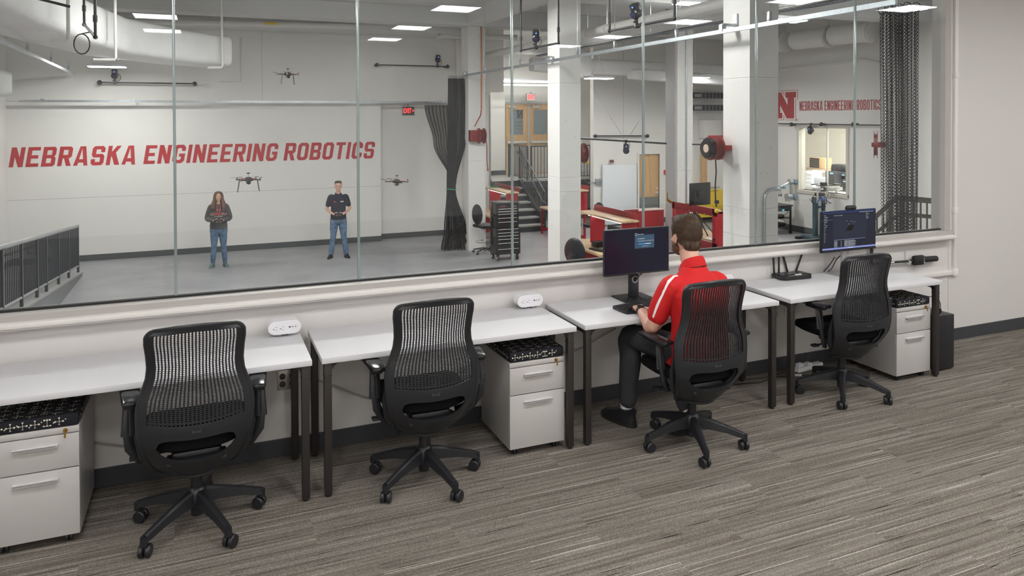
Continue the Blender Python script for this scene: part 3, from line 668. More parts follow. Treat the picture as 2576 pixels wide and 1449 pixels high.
# ---- task chair: origin on the floor below the column, front = +Y
def back_profile(z):     # y of the shell's centre line by height
    pts = [(.30,-.135),(.34,-.175),(.40,-.215),(.48,-.238),(.56,-.244),(.64,-.241),(.74,-.238),(.84,-.247),(.95,-.266),(1.045,-.285)]
    for (a,ya),(b_,yb) in zip(pts, pts[1:]):
        if z <= b_: f = max(0,(z-a)/(b_-a)); return ya+(yb-ya)*f
    return pts[-1][1]
def half_w(z):
    pts = [(.305,.128),(.315,.150),(.335,.170),(.37,.189),(.42,.208),(.48,.226),(.55,.240),(.62,.246),(.67,.245),(.71,.237),(.76,.218),(.81,.202),(.86,.197),(.92,.201),(.97,.207),(1.01,.206),(1.025,.200),(1.036,.188),(1.042,.172)]
    for (a,ya),(b_,yb) in zip(pts, pts[1:]):
        if z <= b_: f = max(0,(z-a)/(b_-a)); return ya+(yb-ya)*f
    return pts[-1][1]
def shell_pt(u, z, off=0):
    hw = half_w(z); wrap = .055 if z > .5 else .055+ .05*(.5-z)/.2
    droop = .014*u*u*max(0,(z-.95)/.095)
    return Vector((hw*u, back_profile(z)+wrap*abs(u)**2.2+off, z-droop))
def make_chair(label):
    t = thing('task_chair', label, 'chair', (0,0,0), 0, 'black task chairs at the desks')
    # woven plastic back: a grid of slots, real holes
    NC, NR = 24, 48
    us = [-.86]+[v for i in range(NC) for v in (-.86+1.72*(i+.24)/NC, -.86+1.72*(i+.76)/NC)]+[.86]
    z0, z1 = .602, 1.020
    z0b = z0+.018; zs = [z0,z0+.002,z0+.011]+[v for j in range(NR) for v in (z0b+(z1-z0b)*(j+.09)/NR, z0b+(z1-z0b)*(j+.91)/NR)]+[z1]
    b = B(); bm = b.bm; th = .005
    def zrow(u, z):           # lower edge of the weave sags in a smile, upper edge follows the crown
        f = (z-z0)/(z1-z0); return z - .022*(1-f)*(1-u*u)*1.0 + .010*f*(1-u*u)*.9
    F_ = [[bm.verts.new(shell_pt(u, zrow(u,z), -th/2)) for z in zs] for u in us]
    K_ = [[bm.verts.new(shell_pt(u, zrow(u,z), th/2)) for z in zs] for u in us]
    hole = lambda i, j: i % 2 == 1 and j % 2 == 1 and 0 <= i < len(us)-1 and 0 <= j < len(zs)-1
    for i in range(len(us)-1):
        for j in range(len(zs)-1):
            if hole(i,j):
                for (p,q) in (((i,j),(i+1,j)),((i+1,j),(i+1,j+1)),((i+1,j+1),(i,j+1)),((i,j+1),(i,j))):
                    bm.faces.new((F_[p[0]][p[1]],F_[q[0]][q[1]],K_[q[0]][q[1]],K_[p[0]][p[1]]))
            else:
                bm.faces.new((F_[i][j],F_[i+1][j],F_[i+1][j+1],F_[i][j+1])); bm.faces.new((K_[i][j],K_[i][j+1],K_[i+1][j+1],K_[i+1][j]))
    obj('back_mesh', b, char_m, t, False)
    # frame: solid skirt with the long opening, rim all around
    b = B(); bm = b.bm; nu = 32; th = .012
    US = [-1+2*i/nu for i in range(nu+1)]; NB, NT = 9, 9
    def hh(u): return .050*max(0,1-(abs(u)/.75)**5)**.5
    def zline(u, j):
        mid = .466+.034*abs(u)**2; top, bot = mid+hh(u)+.004*(1-u*u), mid-hh(u); z1_ = z0-.022*max(0,1-(u/.86)**2)
        if j <= NB: return .305+(bot-.305)*j/NB
        return top+(z1_-top)*(j-NB-1)/NT
    n2 = NB+1+NT
    A_ = [[bm.verts.new(shell_pt(u, zline(u,j), -th/2-.002)) for j in range(n2+1)] for u in US]
    C_ = [[bm.verts.new(shell_pt(u, zline(u,j), th/2-.002)) for j in range(n2+1)] for u in US]
    def isopen(i, j): return j == NB and min(hh(US[i]),hh(US[i+1])) > .0005 or (j == NB and max(hh(US[i]),hh(US[i+1])) > .0005)
    for i in range(nu):
        for j in range(n2):
            if isopen(i,j): continue
            if j == NB and abs(zline(US[i],j)-zline(US[i],j+1)) < .0045 and False: continue
            bm.faces.new((A_[i][j],A_[i+1][j],A_[i+1][j+1],A_[i][j+1])); bm.faces.new((C_[i][j],C_[i][j+1],C_[i+1][j+1],C_[i+1][j]))
            for (p,q,ii,jj) in (((i,j),(i+1,j),i,j-1),((i+1,j),(i+1,j+1),i+1,j),((i+1,j+1),(i,j+1),i,j+1),((i,j+1),(i,j),i-1,j)):
                if not (0 <= ii < nu and 0 <= jj < n2) or isopen(ii,jj):
                    bm.faces.new((A_[p[0]][p[1]],A_[q[0]][q[1]],C_[q[0]][q[1]],C_[p[0]][p[1]]))
    # side stiles and head of the frame
    for s in (-1,1):
        st_ = [(.86*s,1.0*s)]
        zz2 = [z0+(1.022-z0)*k/26 for k in range(27)]
        for off0, off1 in ((-.009,.006),):
            a_ = [[bm.verts.new(shell_pt(u, z, o)) for u, o in ((.85*s,off0),(1.0*s,off0),(1.0*s,off1),(.85*s,off1))] for z in zz2]
            for k in range(26):
                for q in range(4): bm.faces.new((a_[k][q],a_[k][(q+1)%4],a_[k+1][(q+1)%4],a_[k+1][q]))
    hu = [-1+2*k/30 for k in range(31)]
    a_ = [[bm.verts.new(shell_pt(u, z + .007*(1-u*u), o)) for z, o in ((1.017,-.009),(1.040,-.009),(1.040,.006),(1.017,.006))] for u in hu]
    for k in range(30):
        for q in range(4): bm.faces.new((a_[k][q],a_[k][(q+1)%4],a_[k+1][(q+1)%4],a_[k+1][q]))
    rim = [shell_pt(s, z) for s, z in [(-1,.31+.70*k/38) for k in range(39)]]
    rim += [shell_pt(u, z) for u, z in ((-1,1.018),(-1,1.028),(-1,1.036))]+[shell_pt(u, 1.042)+Vector((0,0,.007*(1-u*u))) for u in [-1+2*k/16 for k in range(17)]]
    rim += [shell_pt(u, z) for u, z in ((1,1.036),(1,1.028),(1,1.018))]+[shell_pt(1, .31+.70*(1-k/38)) for k in range(39)]
    b.tube(rim, .0115, 8)
    b.tube([shell_pt(u, .307)+Vector((0,0,.004*abs(u))) for u in [-1+2*k/12 for k in range(13)]], .012, 8)
    pass
    obj('back_frame', b, char_m, t)
    # lower carrier wings joining back and mechanism
    cw = B()
    for s in (-1,1):
        cw.tube([(s*.238,-.175,.62),(s*.243,-.155,.53),(s*.222,-.13,.43),(s*.165,-.10,.365),(s*.09,-.05,.345),(s*.0,-.02,.35)], [.011,.02,.026,.026,.022,.02], 10, sx=.55)
    cw.box(-.13,.13,-.20,-.10,.385,.41,.008)
    obj('carrier', cw, black_p, t)
    # logo lettering pressed into the skirt
    text_obj('maker_mark','Knoll',.020,mat('mark_grey',(.10,.10,.105),.4),t,T(0,shell_pt(0,.56).y-.0095,.556) @ R(PI/2+.08,'X'))
    # seat
    b = B(); bm = b.bm; n = 36; prof = [(.90,.437),(1.0,.452),(1.0,.475),(.965,.497),(.80,.503),(.4,.497),(.02,.494)]
    rings = []
    for f, z in prof:
        ring = []
        for k in range(n):
            a = 2*PI*k/n; ex = .62
            x = .245*math.copysign(abs(math.cos(a))**ex, math.cos(a))*f; y = .245*math.copysign(abs(math.sin(a))**ex, math.sin(a))*f
            ring.append(bm.verts.new((x*(1-.08*(y<0)*abs(y)/.245), y+.055, z-(.03*max(0,(y-.14)/.1)**2) + .012*abs(x/.245)**2)))
        rings.append(ring)
    for i in range(len(rings)-1):
        for k in range(n): bm.faces.new((rings[i][k],rings[i][(k+1)%n],rings[i+1][(k+1)%n],rings[i+1][k]))
    bm.faces.new(rings[0][::-1]); bm.faces.new(rings[-1])
    obj('seat', b, fab_bk, t)
    mc = B().box(-.11,.11,-.16,.12,.375,.435,.02).box(-.05,.05,-.05,.05,.33,.38,.01).cyl((.10,.03,.40),(.27,.05,.395),.006,8).box(.24,.30,.035,.065,.388,.402,.005).cyl((-.10,-.03,.40),(-.26,-.03,.39),.006,8).box(-.29,-.24,-.05,-.01,.382,.398,.005)
    obj('tilt_mechanism', mc, black_p, t)
    for s in (-1,1):
        am = B().tube([(s*.17,-.03,.375),(s*.24,-.09,.41),(s*.280,-.115,.48),(s*.292,-.11,.57),(s*.284,-.085,.665)], [.016,.026,.028,.024,.022], 10, sx=.5)
        am.tube([(s*.290,-.11,.53),(s*.284,-.083,.68)], [.030,.026], 10, sx=.55); am.box(s*.28-.03,s*.28+.03,-.13,.02,.658,.676,.008)
        ao = obj('armrest', am, char_m, t)
        pd = B().box(-.043,.043,-.125,.115,-.014,.014,.013); pd.xf(T(s*.282,-.03,.689) @ R(s*-.12,'Z') @ R(.03,'X')); obj('arm_pad', pd, black_g, ao)
    obj('gas_column', B().cyl((0,0,.055),(0,0,.16),.029,18).cyl((0,0,.16),(0,0,.27),.0265,18).cyl((0,0,.27),(0,0,.345),.014,14), black_p, t)
    obj('base_hub', B().lathe([(.034,.105),(.05,.11),(.052,.155),(.042,.185),(.031,.195)],24), black_p, t)
    for k in range(5):
        a = math.radians(72*k); m = R(a,'Z')
        leg = B(); prof = [(.03,.148,.030,.038),(.10,.140,.026,.030),(.20,.120,.021,.022),(.275,.098,.018,.019),(.303,.090,.018,.018)]
        rings = []
        for x, z, hw, hh in prof:
            rings.append([leg.bm.verts.new((x, y, zz_)) for y, zz_ in ((-hw,z-hh*.9),(-hw*.75,z+hh*.7),(-hw*.35,z+hh),(hw*.35,z+hh),(hw*.75,z+hh*.7),(hw,z-hh*.9))])
        for i in range(len(rings)-1):
            for q in range(6): leg.bm.faces.new((rings[i][q],rings[i][(q+1)%6],rings[i+1][(q+1)%6],rings[i+1][q]))
        leg.bm.faces.new(rings[0][::-1]); leg.bm.faces.new(rings[-1])
        leg.cyl((.305,0,.06),(.305,0,.098),.017,12)
        lo = obj('base_leg', leg.xf(m), black_p, t)
        sw = math.radians(random.Random(k*7+3).uniform(-70,70)); c = B()
        for s in (-1,1): c.lathe([(.012,-.011),(.026,-.0105),(.030,-.005),(.030,.005),(.026,.0105),(.012,.011)],20,at=None,rot=R(PI/2,'X').to_3x3()); 
        c = B()
        for s in (-1,1):
            c._join((lambda tb: tb)(B().lathe([(.004,-.011),(.026,-.0105),(.030,-.006),(.030,.006),(.026,.0105),(.004,.011)],20).xf(T(0,s*.0155,0) @ R(PI/2,'X')).bm))
        c.box(-.016,.014,-.006,.006,-.012,.03,.004); c.cyl((0,0,.01),(0,0,.045),.006,8)
        c.xf(m @ T(.305,0,.030) @ R(sw,'Z') @ T(-.014,0,0)); obj('caster', c, black_p, lo)
    return t
ch = make_chair('empty black slotted-back chair in front of the leftmost desk, beside the leftmost cabinet')
CH = [(-.045,-.60,0,8),(1.100,-.60,math.radians(-1),-2),(2.715,-.815,math.radians(-1),0),(4.185,-.570,math.radians(-3),0)]
ch.location = (CH[0][0],CH[0][1],0); ch.rotation_euler = (0,0,math.radians(1))
LB = ['', 'empty black slotted-back chair in front of the second desk from the left','black slotted-back chair occupied by the man in the red shirt','empty black slotted-back chair at the rightmost desk, turned to show its seat edge']
def set_base_angle(root, deg):
    for o in list(root.children):
        if o.name.split('.')[0] in ('base_leg','base_hub'): o.rotation_euler = (0,0,math.radians(deg))
for i in (1,2,3): 
    c = dup(ch, (CH[i][0],CH[i][1],0), CH[i][2], LB[i]); set_base_angle(c, (0,-1,34,12)[i])
set_base_angle(ch, 7)

# ---- mobile pedestals with patterned cushion
def pedestal(x, label):
    W2, D2 = .356, .475
    t = thing('file_cabinet', label, 'cabinet', (x,-.545,0), 0, 'mobile file cabinets with patterned cushions')
    obj('body', B().box(0,W2,.012,D2,.042,.552,.003), cab_side, t)
    obj('top_rail', B().box(0,W2,-.002,.014,.524,.552,.002), silver_p, t)
    d1 = obj('drawer', B().box(.001,W2-.001,-.004,.014,.363,.519,.0025), silver_p, t)
    d2 = obj('drawer', B().box(.001,W2-.001,-.004,.014,.045,.358,.0025), silver_p, t)
    for d, z in ((d1,.478),(d2,.318)):
        h = B().box(.09,.27,-.024,-.003,z-.008,z+.004,.002).box(.09,.27,-.024,-.019,z-.010,z+.006,.0015); obj('handle', h, hand_m, d)
    lk = B().cyl((.30,-.006,.538),(.30,.0,.538),.010,16); lo = obj('lock', lk, brass, t); obj('key', B().box(.2985,.3015,-.02,-.006,.530,.545).box(.296,.304,-.022,-.019,.508,.530), brass, lo)
    for a, b_ in ((.05,.04),(W2-.05,.04),(.05,D2-.04),(W2-.05,D2-.04)):
        obj('caster', B().cyl((a-.014,b_,.021),(a-.004,b_,.021),.021,14).cyl((a+.004,b_,.021),(a+.014,b_,.021),.021,14).box(a-.01,a+.01,b_-.01,b_+.01,.02,.043), black_p, t)
    cu = obj('cushion', B().box(.002,W2-.002,-.002,D2-.01,.553,.612,.012), mat('cushion_black',(.006,.006,.010),.9), t)
    pr = B(); rnd = random.Random(5)      # woven motif: crosses of thin lines ending in dots
    def motif(ox, oy, put, sc=1.0):
        kind = rnd.choice((0,0,1,2)); r_ = .0042*sc
        arms = {0:[((-.016,0),(.016,0)),((0,-.017),(0,.017))],1:[((-.013,.014),(.013,.014)),((0,.014),(0,-.014)),((-.011,-.014),(.011,-.014))],2:[((-.014,0),(.014,.0)),((.0,0),(.0,.018))]}[kind]
        f = rnd.choice((1,-1)); dots = []
        for a, b_ in arms:
            a = (a[0]*sc, a[1]*sc*f); b_ = (b_[0]*sc, b_[1]*sc*f); v = Vector((b_[0]-a[0], b_[1]-a[1])); n = Vector((-v.y, v.x)).normalized()*.0008
            pr.quad([put(ox+a[0]+n.x,oy+a[1]+n.y),put(ox+b_[0]+n.x,oy+b_[1]+n.y),put(ox+b_[0]-n.x,oy+b_[1]-n.y),put(ox+a[0]-n.x,oy+a[1]-n.y)])
            dots += [a, b_]
        for d in dots: pr.quad([put(ox+d[0]+r_*math.cos(2*PI*k/8), oy+d[1]+r_*math.sin(2*PI*k/8)) for k in range(8)])
        q = (ox+.026*sc, oy+rnd.uniform(-.01,.01)); pr.quad([put(q[0]+.0030*math.cos(2*PI*k/8), q[1]+.0030*math.sin(2*PI*k/8)) for k in range(8)])
    for i in range(6):
        for j in range(8): motif(.038+i*.056+rnd.uniform(-.006,.006), .030+j*.057+(i%2)*.018, lambda a,b_: Vector((min(max(a,.012),W2-.012),min(max(b_,.010),D2-.022),.6124)), .9)
        motif(.035+i*.048, .582, lambda a,b_: Vector((min(max(a,.012),W2-.012),-.0024,min(max(b_,.566),.601))))
    for j in range(9): motif(.04+j*.05, .582, lambda a,b_: Vector((.0016,min(max(a,.010),D2-.022),min(max(b_,.566),.601))))
    for j in range(9): motif(.04+j*.05, .582, lambda a,b_: Vector((W2-.0016,min(max(a,.010),D2-.022),min(max(b_,.566),.601))))
    po = obj('cushion_motif', pr, mat('motif_cream',(.72,.70,.58),.85), cu, False); po['kind'] = 'stuff'
    return t
p1_ = pedestal(-.905,'silver two-drawer cabinet with patterned cushion at the bottom left corner')
dup(p1_,(1.63,-.548,0),0,'silver two-drawer cabinet with patterned cushion under the second desk from the left')
dup(p1_,(4.745,-.553,0),0,'silver two-drawer cabinet with patterned cushion under the rightmost desk')

# ---- white power units on the desks
def power_unit(x, y, label, rz=0):
    t = thing('power_unit', label, 'power outlet', (x,y,DH), rz, 'white desktop power units')
    poly = []
    for s, a0 in ((1,-PI/2),(-1,PI/2)):
        for k in range(11): a = a0+PI*k/10; poly.append((s*.052+.038*math.cos(a), .038*math.sin(a)))
    m = Matrix(((1,0,0,0),(0,0,1,-.04),(0,1,0,.052),(0,0,0,1)))
    b = B().prism(poly, .075, m)
    obj('housing', b, white_p, t)
    obj('face', B().prism([(p[0]*.955,p[1]*.93) for p in poly], .002, Matrix(((1,0,0,0),(0,0,1,-.0415),(0,1,0,.052),(0,0,0,1)))), mat('white_face',(.74,.74,.77),.45), t)
    so = B()
    for cx in (-.055,-.018):
        so.cyl((cx-.006,-.0425,.048),(cx-.006,-.041,.048),.0028,10).box(cx+.003,cx+.012,-.0425,-.041,.058,.0595).box(cx+.003,cx+.012,-.0425,-.041,.041,.0425)
    so.box(.021,.034,-.0425,-.041,.0505,.0565).box(.042,.0455,-.0425,-.041,.049,.0575).box(.058,.0615,-.0425,-.041,.049,.0575)
    obj('sockets', so, black_m, t, False)
    obj('clamp', B().box(-.04,-.015,-.02,.02,0,.016,.002).box(.02,.045,-.02,.02,0,.016,.002), grey_p, t)
    return t
pu = power_unit(.418,-.085,'white rounded power unit on the leftmost desk')
dup(pu,(1.955,-.083,DH),0,'white rounded power unit on the second desk, left of the black monitor')
dup(pu,(3.505,-.085,DH),0,'white rounded power unit partly hidden by the man in the red shirt')

# ---- monitors
scr_dk = mat('screen_dark', (.006,.006,.012), .22, emit=(.010,.012,.03), es=.4)
def emis(name, c, s=1.0): return mat(name, tuple(x*.1 for x in c), .4, emit=c, es=s)
def face_y(b, x0, x1, z0, z1, y): return b.quad([Vector((x0,y,z0)),Vector((x1,y,z0)),Vector((x1,y,z1)),Vector((x0,y,z1))])
def monitor(loc, rz, w_, h, zc, label, stand_m, base, neck):
    t = thing('monitor', label, 'monitor', loc, rz)
    sc = obj('screen_housing', B().box(-w_/2,w_/2,0,.022,zc-h/2,zc+h/2,.004).box(-w_/2,w_/2,-.004,.01,zc-h/2,zc-h/2+.012,.002), black_p, t)
    obj('panel', B().box(-w_/2+.006,w_/2-.006,-.0028,.001,zc-h/2+.014,zc+h/2-.006), scr_dk, sc, False)
    nk = B().box(-neck/2,neck/2,.035,.062,.012,zc,.008).box(-.06,.06,.02,.04,zc-.07,zc+.05,.008)
    obj('stand_neck', nk, stand_m, t); bx, by0, by1 = base; obj('stand_base', B().box(-bx/2,bx/2,by0,by1,0,.012,.004), stand_m, t)
    return t, sc
m1, sc1 = monitor((2.718,-.20,DH),0,.515,.312,.335,'black monitor on a dark stand showing a small blue dialog',mat('dark_grey_metal',(.035,.038,.043),.4,metal=.4),(.24,-.05,.145),.075)
obj('cable_ring', B().tube([(.0+.020*math.cos(a),.03,.135+.022*math.sin(a)) for a in [2*PI*k/20 for k in range(21)]],.005,6), mat('ring_grey',(.25,.25,.26),.4), m1)
obj('monitor_cable', B().tube([(.07,.03,.18),(.03,.02,.16),(.01,.03,.13),(.0,.05,.11)],.004,6), black_p, m1)
y = -.0034; b = B(); face_y(b,-.022,.134,.352,.443,y); obj('dialog', b, emis('ui_blue',(.035,.075,.125),1.0), sc1, False)
b = B(); face_y(b,-.022,.134,.443,.462,y); obj('dialog_header', b, emis('ui_navy',(.008,.008,.03),.5), sc1, False)
b = B(); face_y(b,.010,.060,.380,.384,y-.0006); obj('progress_bar', b, emis('ui_lit_blue',(.05,.35,.8),1.2), sc1, False)
b = B(); face_y(b,.060,.106,.380,.384,y-.0006); obj('progress_rest', b, emis('ui_white',(.7,.75,.8),1.0), sc1, False)
uw = MATS['ui_white']
def scr_text(root, s, x, z, size, yy=-.0042, m=uw, align='LEFT'): return text_obj('screen_text', s, size, m, root, T(x,yy,z) @ R(PI/2,'X'), ext=.0001, align=align)
scr_text(sc1,'Support Assist',.0,.448,.0085); scr_text(sc1,'TIP: 32,0000 kB/s',.0,.417,.008); scr_text(sc1,'The update might take up to 5 minutes to finish',.0,.402,.0068); scr_text(sc1,'Press ESC to cancel',.036,.366,.0065)
obj('logo_ring', B().tube([(-.012+.0075*math.cos(a),-.0045,.449+.0075*math.sin(a)) for a in [2*PI*k/16 for k in range(17)]],.0009,4), uw, sc1)
scr_text(sc1,'DELL',.0,.188,.009,-.0052,grey_p,'CENTER')
m2, sc2 = monitor((4.668,-.185,DH),math.radians(0),.572,.320,.352,'lit monitor showing dark blue software with a tilted plane, on a silver stand',mat('silver_stand',(.5,.5,.51),.3,metal=.7),(.235,-.07,.12),.06)
def ui(x0,x1,z0,z1,m,dy=0,name='screen_pane'):      # in fractions of the picture
    W3, H3 = .560, .300; Z0 = .357-.159+.014; b = B()
    face_y(b,-W3/2+x0*W3,-W3/2+x1*W3,Z0+z0*H3,Z0+z1*H3,-.0032-dy); return obj(name,b,m,sc2,False)
ui(0,1,0,1,emis('ui_slate',(.007,.010,.022)),0); ui(0,1,.955,1,emis('ui_title',(.07,.10,.24))); ui(0,1,.93,.957,emis('ui_bar',(.025,.03,.08)),.0003)
ui(.19,.82,.27,.90,emis('ui_view',(.014,.018,.036)),.0003); ui(0,1,0,.045,emis('ui_task',(.22,.26,.55)),.0004)
ui(.82,1,.06,.95,emis('ui_side',(.009,.012,.026)),.0003); ui(.21,.80,.242,.25,emis('ui_line',(.30,.34,.55)),.0006)
ui(0,.19,.765,.785,emis('ui_sel',(.05,.06,.12)),.0006)
def sp(x,z): return Vector((-.2665+x*.533,-.0042,.212+z*.298))
b = B(); b.quad([sp(.42,.48),sp(.54,.46),sp(.60,.60),sp(.49,.62)]); obj('plane_drawing', b, emis('ui_black',(.003,.003,.004)), sc2, False)
rr = random.Random(2)
b = B()
for k in range(9): px_, pz = .43+k*.022, .66+rr.uniform(-.03,.07); b.quad([sp(px_,pz),sp(px_+.006,pz),sp(px_+.006,pz+.01),sp(px_,pz+.01)])
for k in range(12): px_ = .70+k*.024; b.quad([sp(px_,.934),sp(px_+.010,.934),sp(px_+.010,.95),sp(px_,.95)])
for k in range(6): px_ = .47+k*.018; b.quad([sp(px_,.018),sp(px_+.010,.018),sp(px_+.010,.038),sp(px_,.038)])
obj('screen_icons', b, uw, sc2, False)
words = ['Display','Global Options','Fixed Frame','Frame Rate','Background','Grid','Robot Model','Status: Ok','Visual','Links','TF','Marker','Axes','Topic','Path','Map','Scan']
for k, s in enumerate(words): scr_text(sc2,s,-.262,.212+.298*(.90-k*.043),.0062,-.0046)
for k in range(8):
    scr_text(sc2,'camera_%d_link'%(k+1),-.16,.212+.298*(.215-k*.021),.0056,-.0046); scr_text(sc2,'%d'%(21+7*k),-.09,.212+.298*(.215-k*.021),.0056,-.0046)
    scr_text(sc2,'tracking frame received from the motion server '+'ok'*(k%3),-.055,.212+.298*(.215-k*.021),.0056,-.0046)
for k, s in enumerate(('Views','Target Frame','Orbit','Yaw 0.78','Pitch 0.61')): scr_text(sc2,s,.175,.212+.298*(.905-k*.035),.0062,-.0046)
scr_text(sc2,'Motion capture - Perspective view',-.16,.212+.298*.885,.0062,-.0046)
# webcam sitting on the second monitor
wm = m2.matrix_basis.copy(); import mathutils
wt_ = thing('webcam','small black webcam perched on top of the lit monitor','webcam',(4.675,-.185,DH+.515),0)
obj('body', B().cyl((-.035,-.008,.016),(.035,-.008,.016),.019,16).ball((-.035,-.008,.016),.019,12).ball((.035,-.008,.016),.019,12), black_p, wt_)
obj('lens', B().cyl((0,-.03,.016),(0,-.026,.016),.009,14), black_g, wt_); obj('clip', B().box(-.02,.02,-.006,.03,-.003,.008,.003), black_p, wt_)
tag(obj('monitor_cable', B().tube([(4.72,-.10,1.0),(4.715,-.12,.95),(4.69,-.09,.88),(4.67,-.06,.84),(4.63,-.045,.76),(4.60,-.04,.742)],.0045,6).tube([(4.73,-.10,1.0),(4.73,-.12,.92),(4.76,-.08,.85),(4.755,-.05,.80)],.0035,6).tube([(4.64,-.07,.86),(4.60,-.05,.79),(4.56,-.035,.742)],.0045,6), black_p), 'black cables looping behind the silver monitor stand', 'cable')
# keyboard (wrist rest ergonomic) and glasses-like mouse behind it
kb = thing('keyboard','black curved ergonomic keyboard in front of the seated man','keyboard',(2.60,-.385,DH),math.radians(4))
kp = [(-.155,-.075),(-.15,-.10),(-.06,-.115),(.06,-.115),(.15,-.10),(.155,-.075),(.15,.06),(.06,.075),(-.06,.075),(-.15,.06)]
obj('case', B().prism(kp,.018,T(0,0,.002)), black_p, kb)
kk = B()
for r_ in range(5):
    for c_i in range(15): x = -.142+c_i*.0203; kk.box(x-.0085,x+.0085,-.045+r_*.021-.0085,-.045+r_*.021+.0085,.019,.026,.0015)
ko = obj('keys', kk, char_m, kb, False); ko['kind'] = 'stuff'
obj('palm_rest', B().prism([(-.15,-.098),(-.06,-.113),(.06,-.113),(.15,-.098),(.15,-.062),(-.15,-.062)],.006,T(0,0,.019)), black_g, kb)
gl = B()
for s in (-1,1): gl.tube([(2.67+s*.028+.024*math.cos(a),-.235+.0*s,.755+.017*math.sin(a)) for a in [2*PI*k/18 for k in range(19)]],.0022,6); gl.tube([(2.67+s*.052,-.235,.76),(2.67+s*.058,-.30,.757),(2.67+s*.055,-.33,.747)],.002,6)
gl.cyl((2.666,-.235,.758),(2.674,-.235,.758),.002,6); tag(obj('glasses', gl, black_g), 'pair of glasses resting on the desk behind the keyboard', 'glasses')
# router
rt = thing('wifi_router','flat black router with four raised antennas on the rightmost desk','router',(4.185,-.085,DH),math.radians(-3))
obj('body', B().prism([(-.145,-.05),(-.12,-.075),(.12,-.075),(.145,-.05),(.13,.07),(-.13,.07)],.026,T(0,0,.006)), black_g, rt)
obj('top_facets', B().prism([(-.13,-.06),(0,-.02),(.13,-.06),(.12,.06),(-.12,.06)],.004,T(0,0,.032)), black_p, rt)
obj('label', B().box(-.004,.050,-.052,-.036,.0322,.0368), paper, rt, False)
for x, lean, y_ in ((-.142,-.06,.03),(-.085,.0,.045),(.02,-.30,.072),(.10,.42,.072)):
    obj('antenna', B().box(-.008,.008,-.004,.004,0,.165,.003).xf(T(x,y_,.028) @ R(lean,'Y')), black_p, rt)
# handheld wand in clear hooks on the wall
wd = thing('wand','black stick tool with a round grip held by clear hooks on the wall','tool',(5.08,-.035,.765))
obj('shaft', B().cyl((0,0,0),(.47,0,-.012),.010,12), black_p, wd)
obj('upright_handle', B().cyl((.0,0,.0),(.0,0,.12),.013,12).ball((0,0,.12),.013,10), black_p, wd)
obj('control_head', B().box(.47,.60,-.028,.015,-.052,.032,.018), black_p, wd); obj('grip', B().cyl((.60,0,-.010),(.76,0,-.014),.024,16).ball((.76,0,-.014),.024,12,(.5,1,1)), black_m, wd)
obj('buttons', B().box(.575,.585,-.031,-.027,.0,.008).box(.575,.585,-.031,-.027,-.016,-.008).cyl((.58,-.032,-.03),(.58,-.027,-.03),.008,10), grey_p, wd)
obj('label_plate', B().box(.19,.25,-.0112,-.009,-.008,.002), paper, wd, False)
hk = tag(obj('wall_hook', B().tube([(5.50,-.001,.83),(5.50,-.006,.78),(5.50,-.02,.745),(5.50,-.05,.74),(5.50,-.055,.76)],.006,6,sx=3), mat('clear_plastic',(.6,.6,.6),.1)), 'clear hook holding up the black stick tool', 'hook')
# computer tower, round puck, outlets
pc = thing('computer_tower','tall narrow black computer tower on the carpet at the right end','computer',(5.235,-.515,0))
obj('case', B().box(0,.185,0,.36,.012,.432,.004), black_p, pc); obj('front_seam', B().box(.088,.096,-.001,.002,.38,.418), black_m, pc, False)
for a in (.02,.165):
    for b_ in (.03,.33): obj('foot', B().cyl((a,b_,0),(a,b_,.014),.012,10), black_m, pc)
obj('ports', B().box(.03,.05,.02,.028,.431,.434).box(.06,.07,.02,.028,.431,.434), grey_p, pc, False)
tag(obj('usb_cable', B().tube([(5.36,-.44,.43),(5.362,-.44,.50),(5.35,-.43,.545),(5.30,-.40,.555),(5.2,-.36,.553),(5.12,-.33,.54)],.0035,6).box(5.352,5.368,-.448,-.432,.432,.462,.003), black_p), 'black cable arching out of the top of the computer tower', 'cable')
pk = thing('round_speaker','round dark disc behind the patterned cushion of the right cabinet','speaker',(5.17,-.09,.56))
obj('disc', B().cyl((0,-.03,0),(0,.02,0),.065,28), char_m, pk); obj('stand', B().box(-.02,.02,-.01,.01,-.56,-.05,.004).box(-.06,.06,-.04,.05,-.56,-.55,.003), char_m, pk)
def outlet(x, z, w_, label, n=2, m=None):
    t = thing('wall_outlet', label, 'power outlet', (x,0,z))
    obj('cover_plate', B().box(0,w_,-.006,0,0,.115,.002), m or mat('steel_plate',(.5,.48,.44),.3,metal=.7), t)
    for i in range(n):
        rc = B()
        for zz_ in (.035,.08): rc.cyl((w_*(i+.5)/n,-.012,zz_),(w_*(i+.5)/n,-.004,zz_),.017,18)
        r_ = obj('receptacle', rc, black_p, t); sl = B()
        for zz_ in (.035,.08):
            for s in (-1,1): sl.box(w_*(i+.5)/n+s*.006-.001,w_*(i+.5)/n+s*.006+.001,-.0128,-.011,zz_,zz_+.008)
        obj('slots', sl, grey_p, r_, False)
    return t
outlet(.385,.39,.115,'double wall outlet in a steel plate behind the leftmost desk')
outlet(4.05,.42,.075,'wall outlet in a steel plate under the rightmost desk',1); outlet(4.19,.42,.13,'white junction box cover under the rightmost desk',0,mat('box_white',(.6,.6,.58),.5))
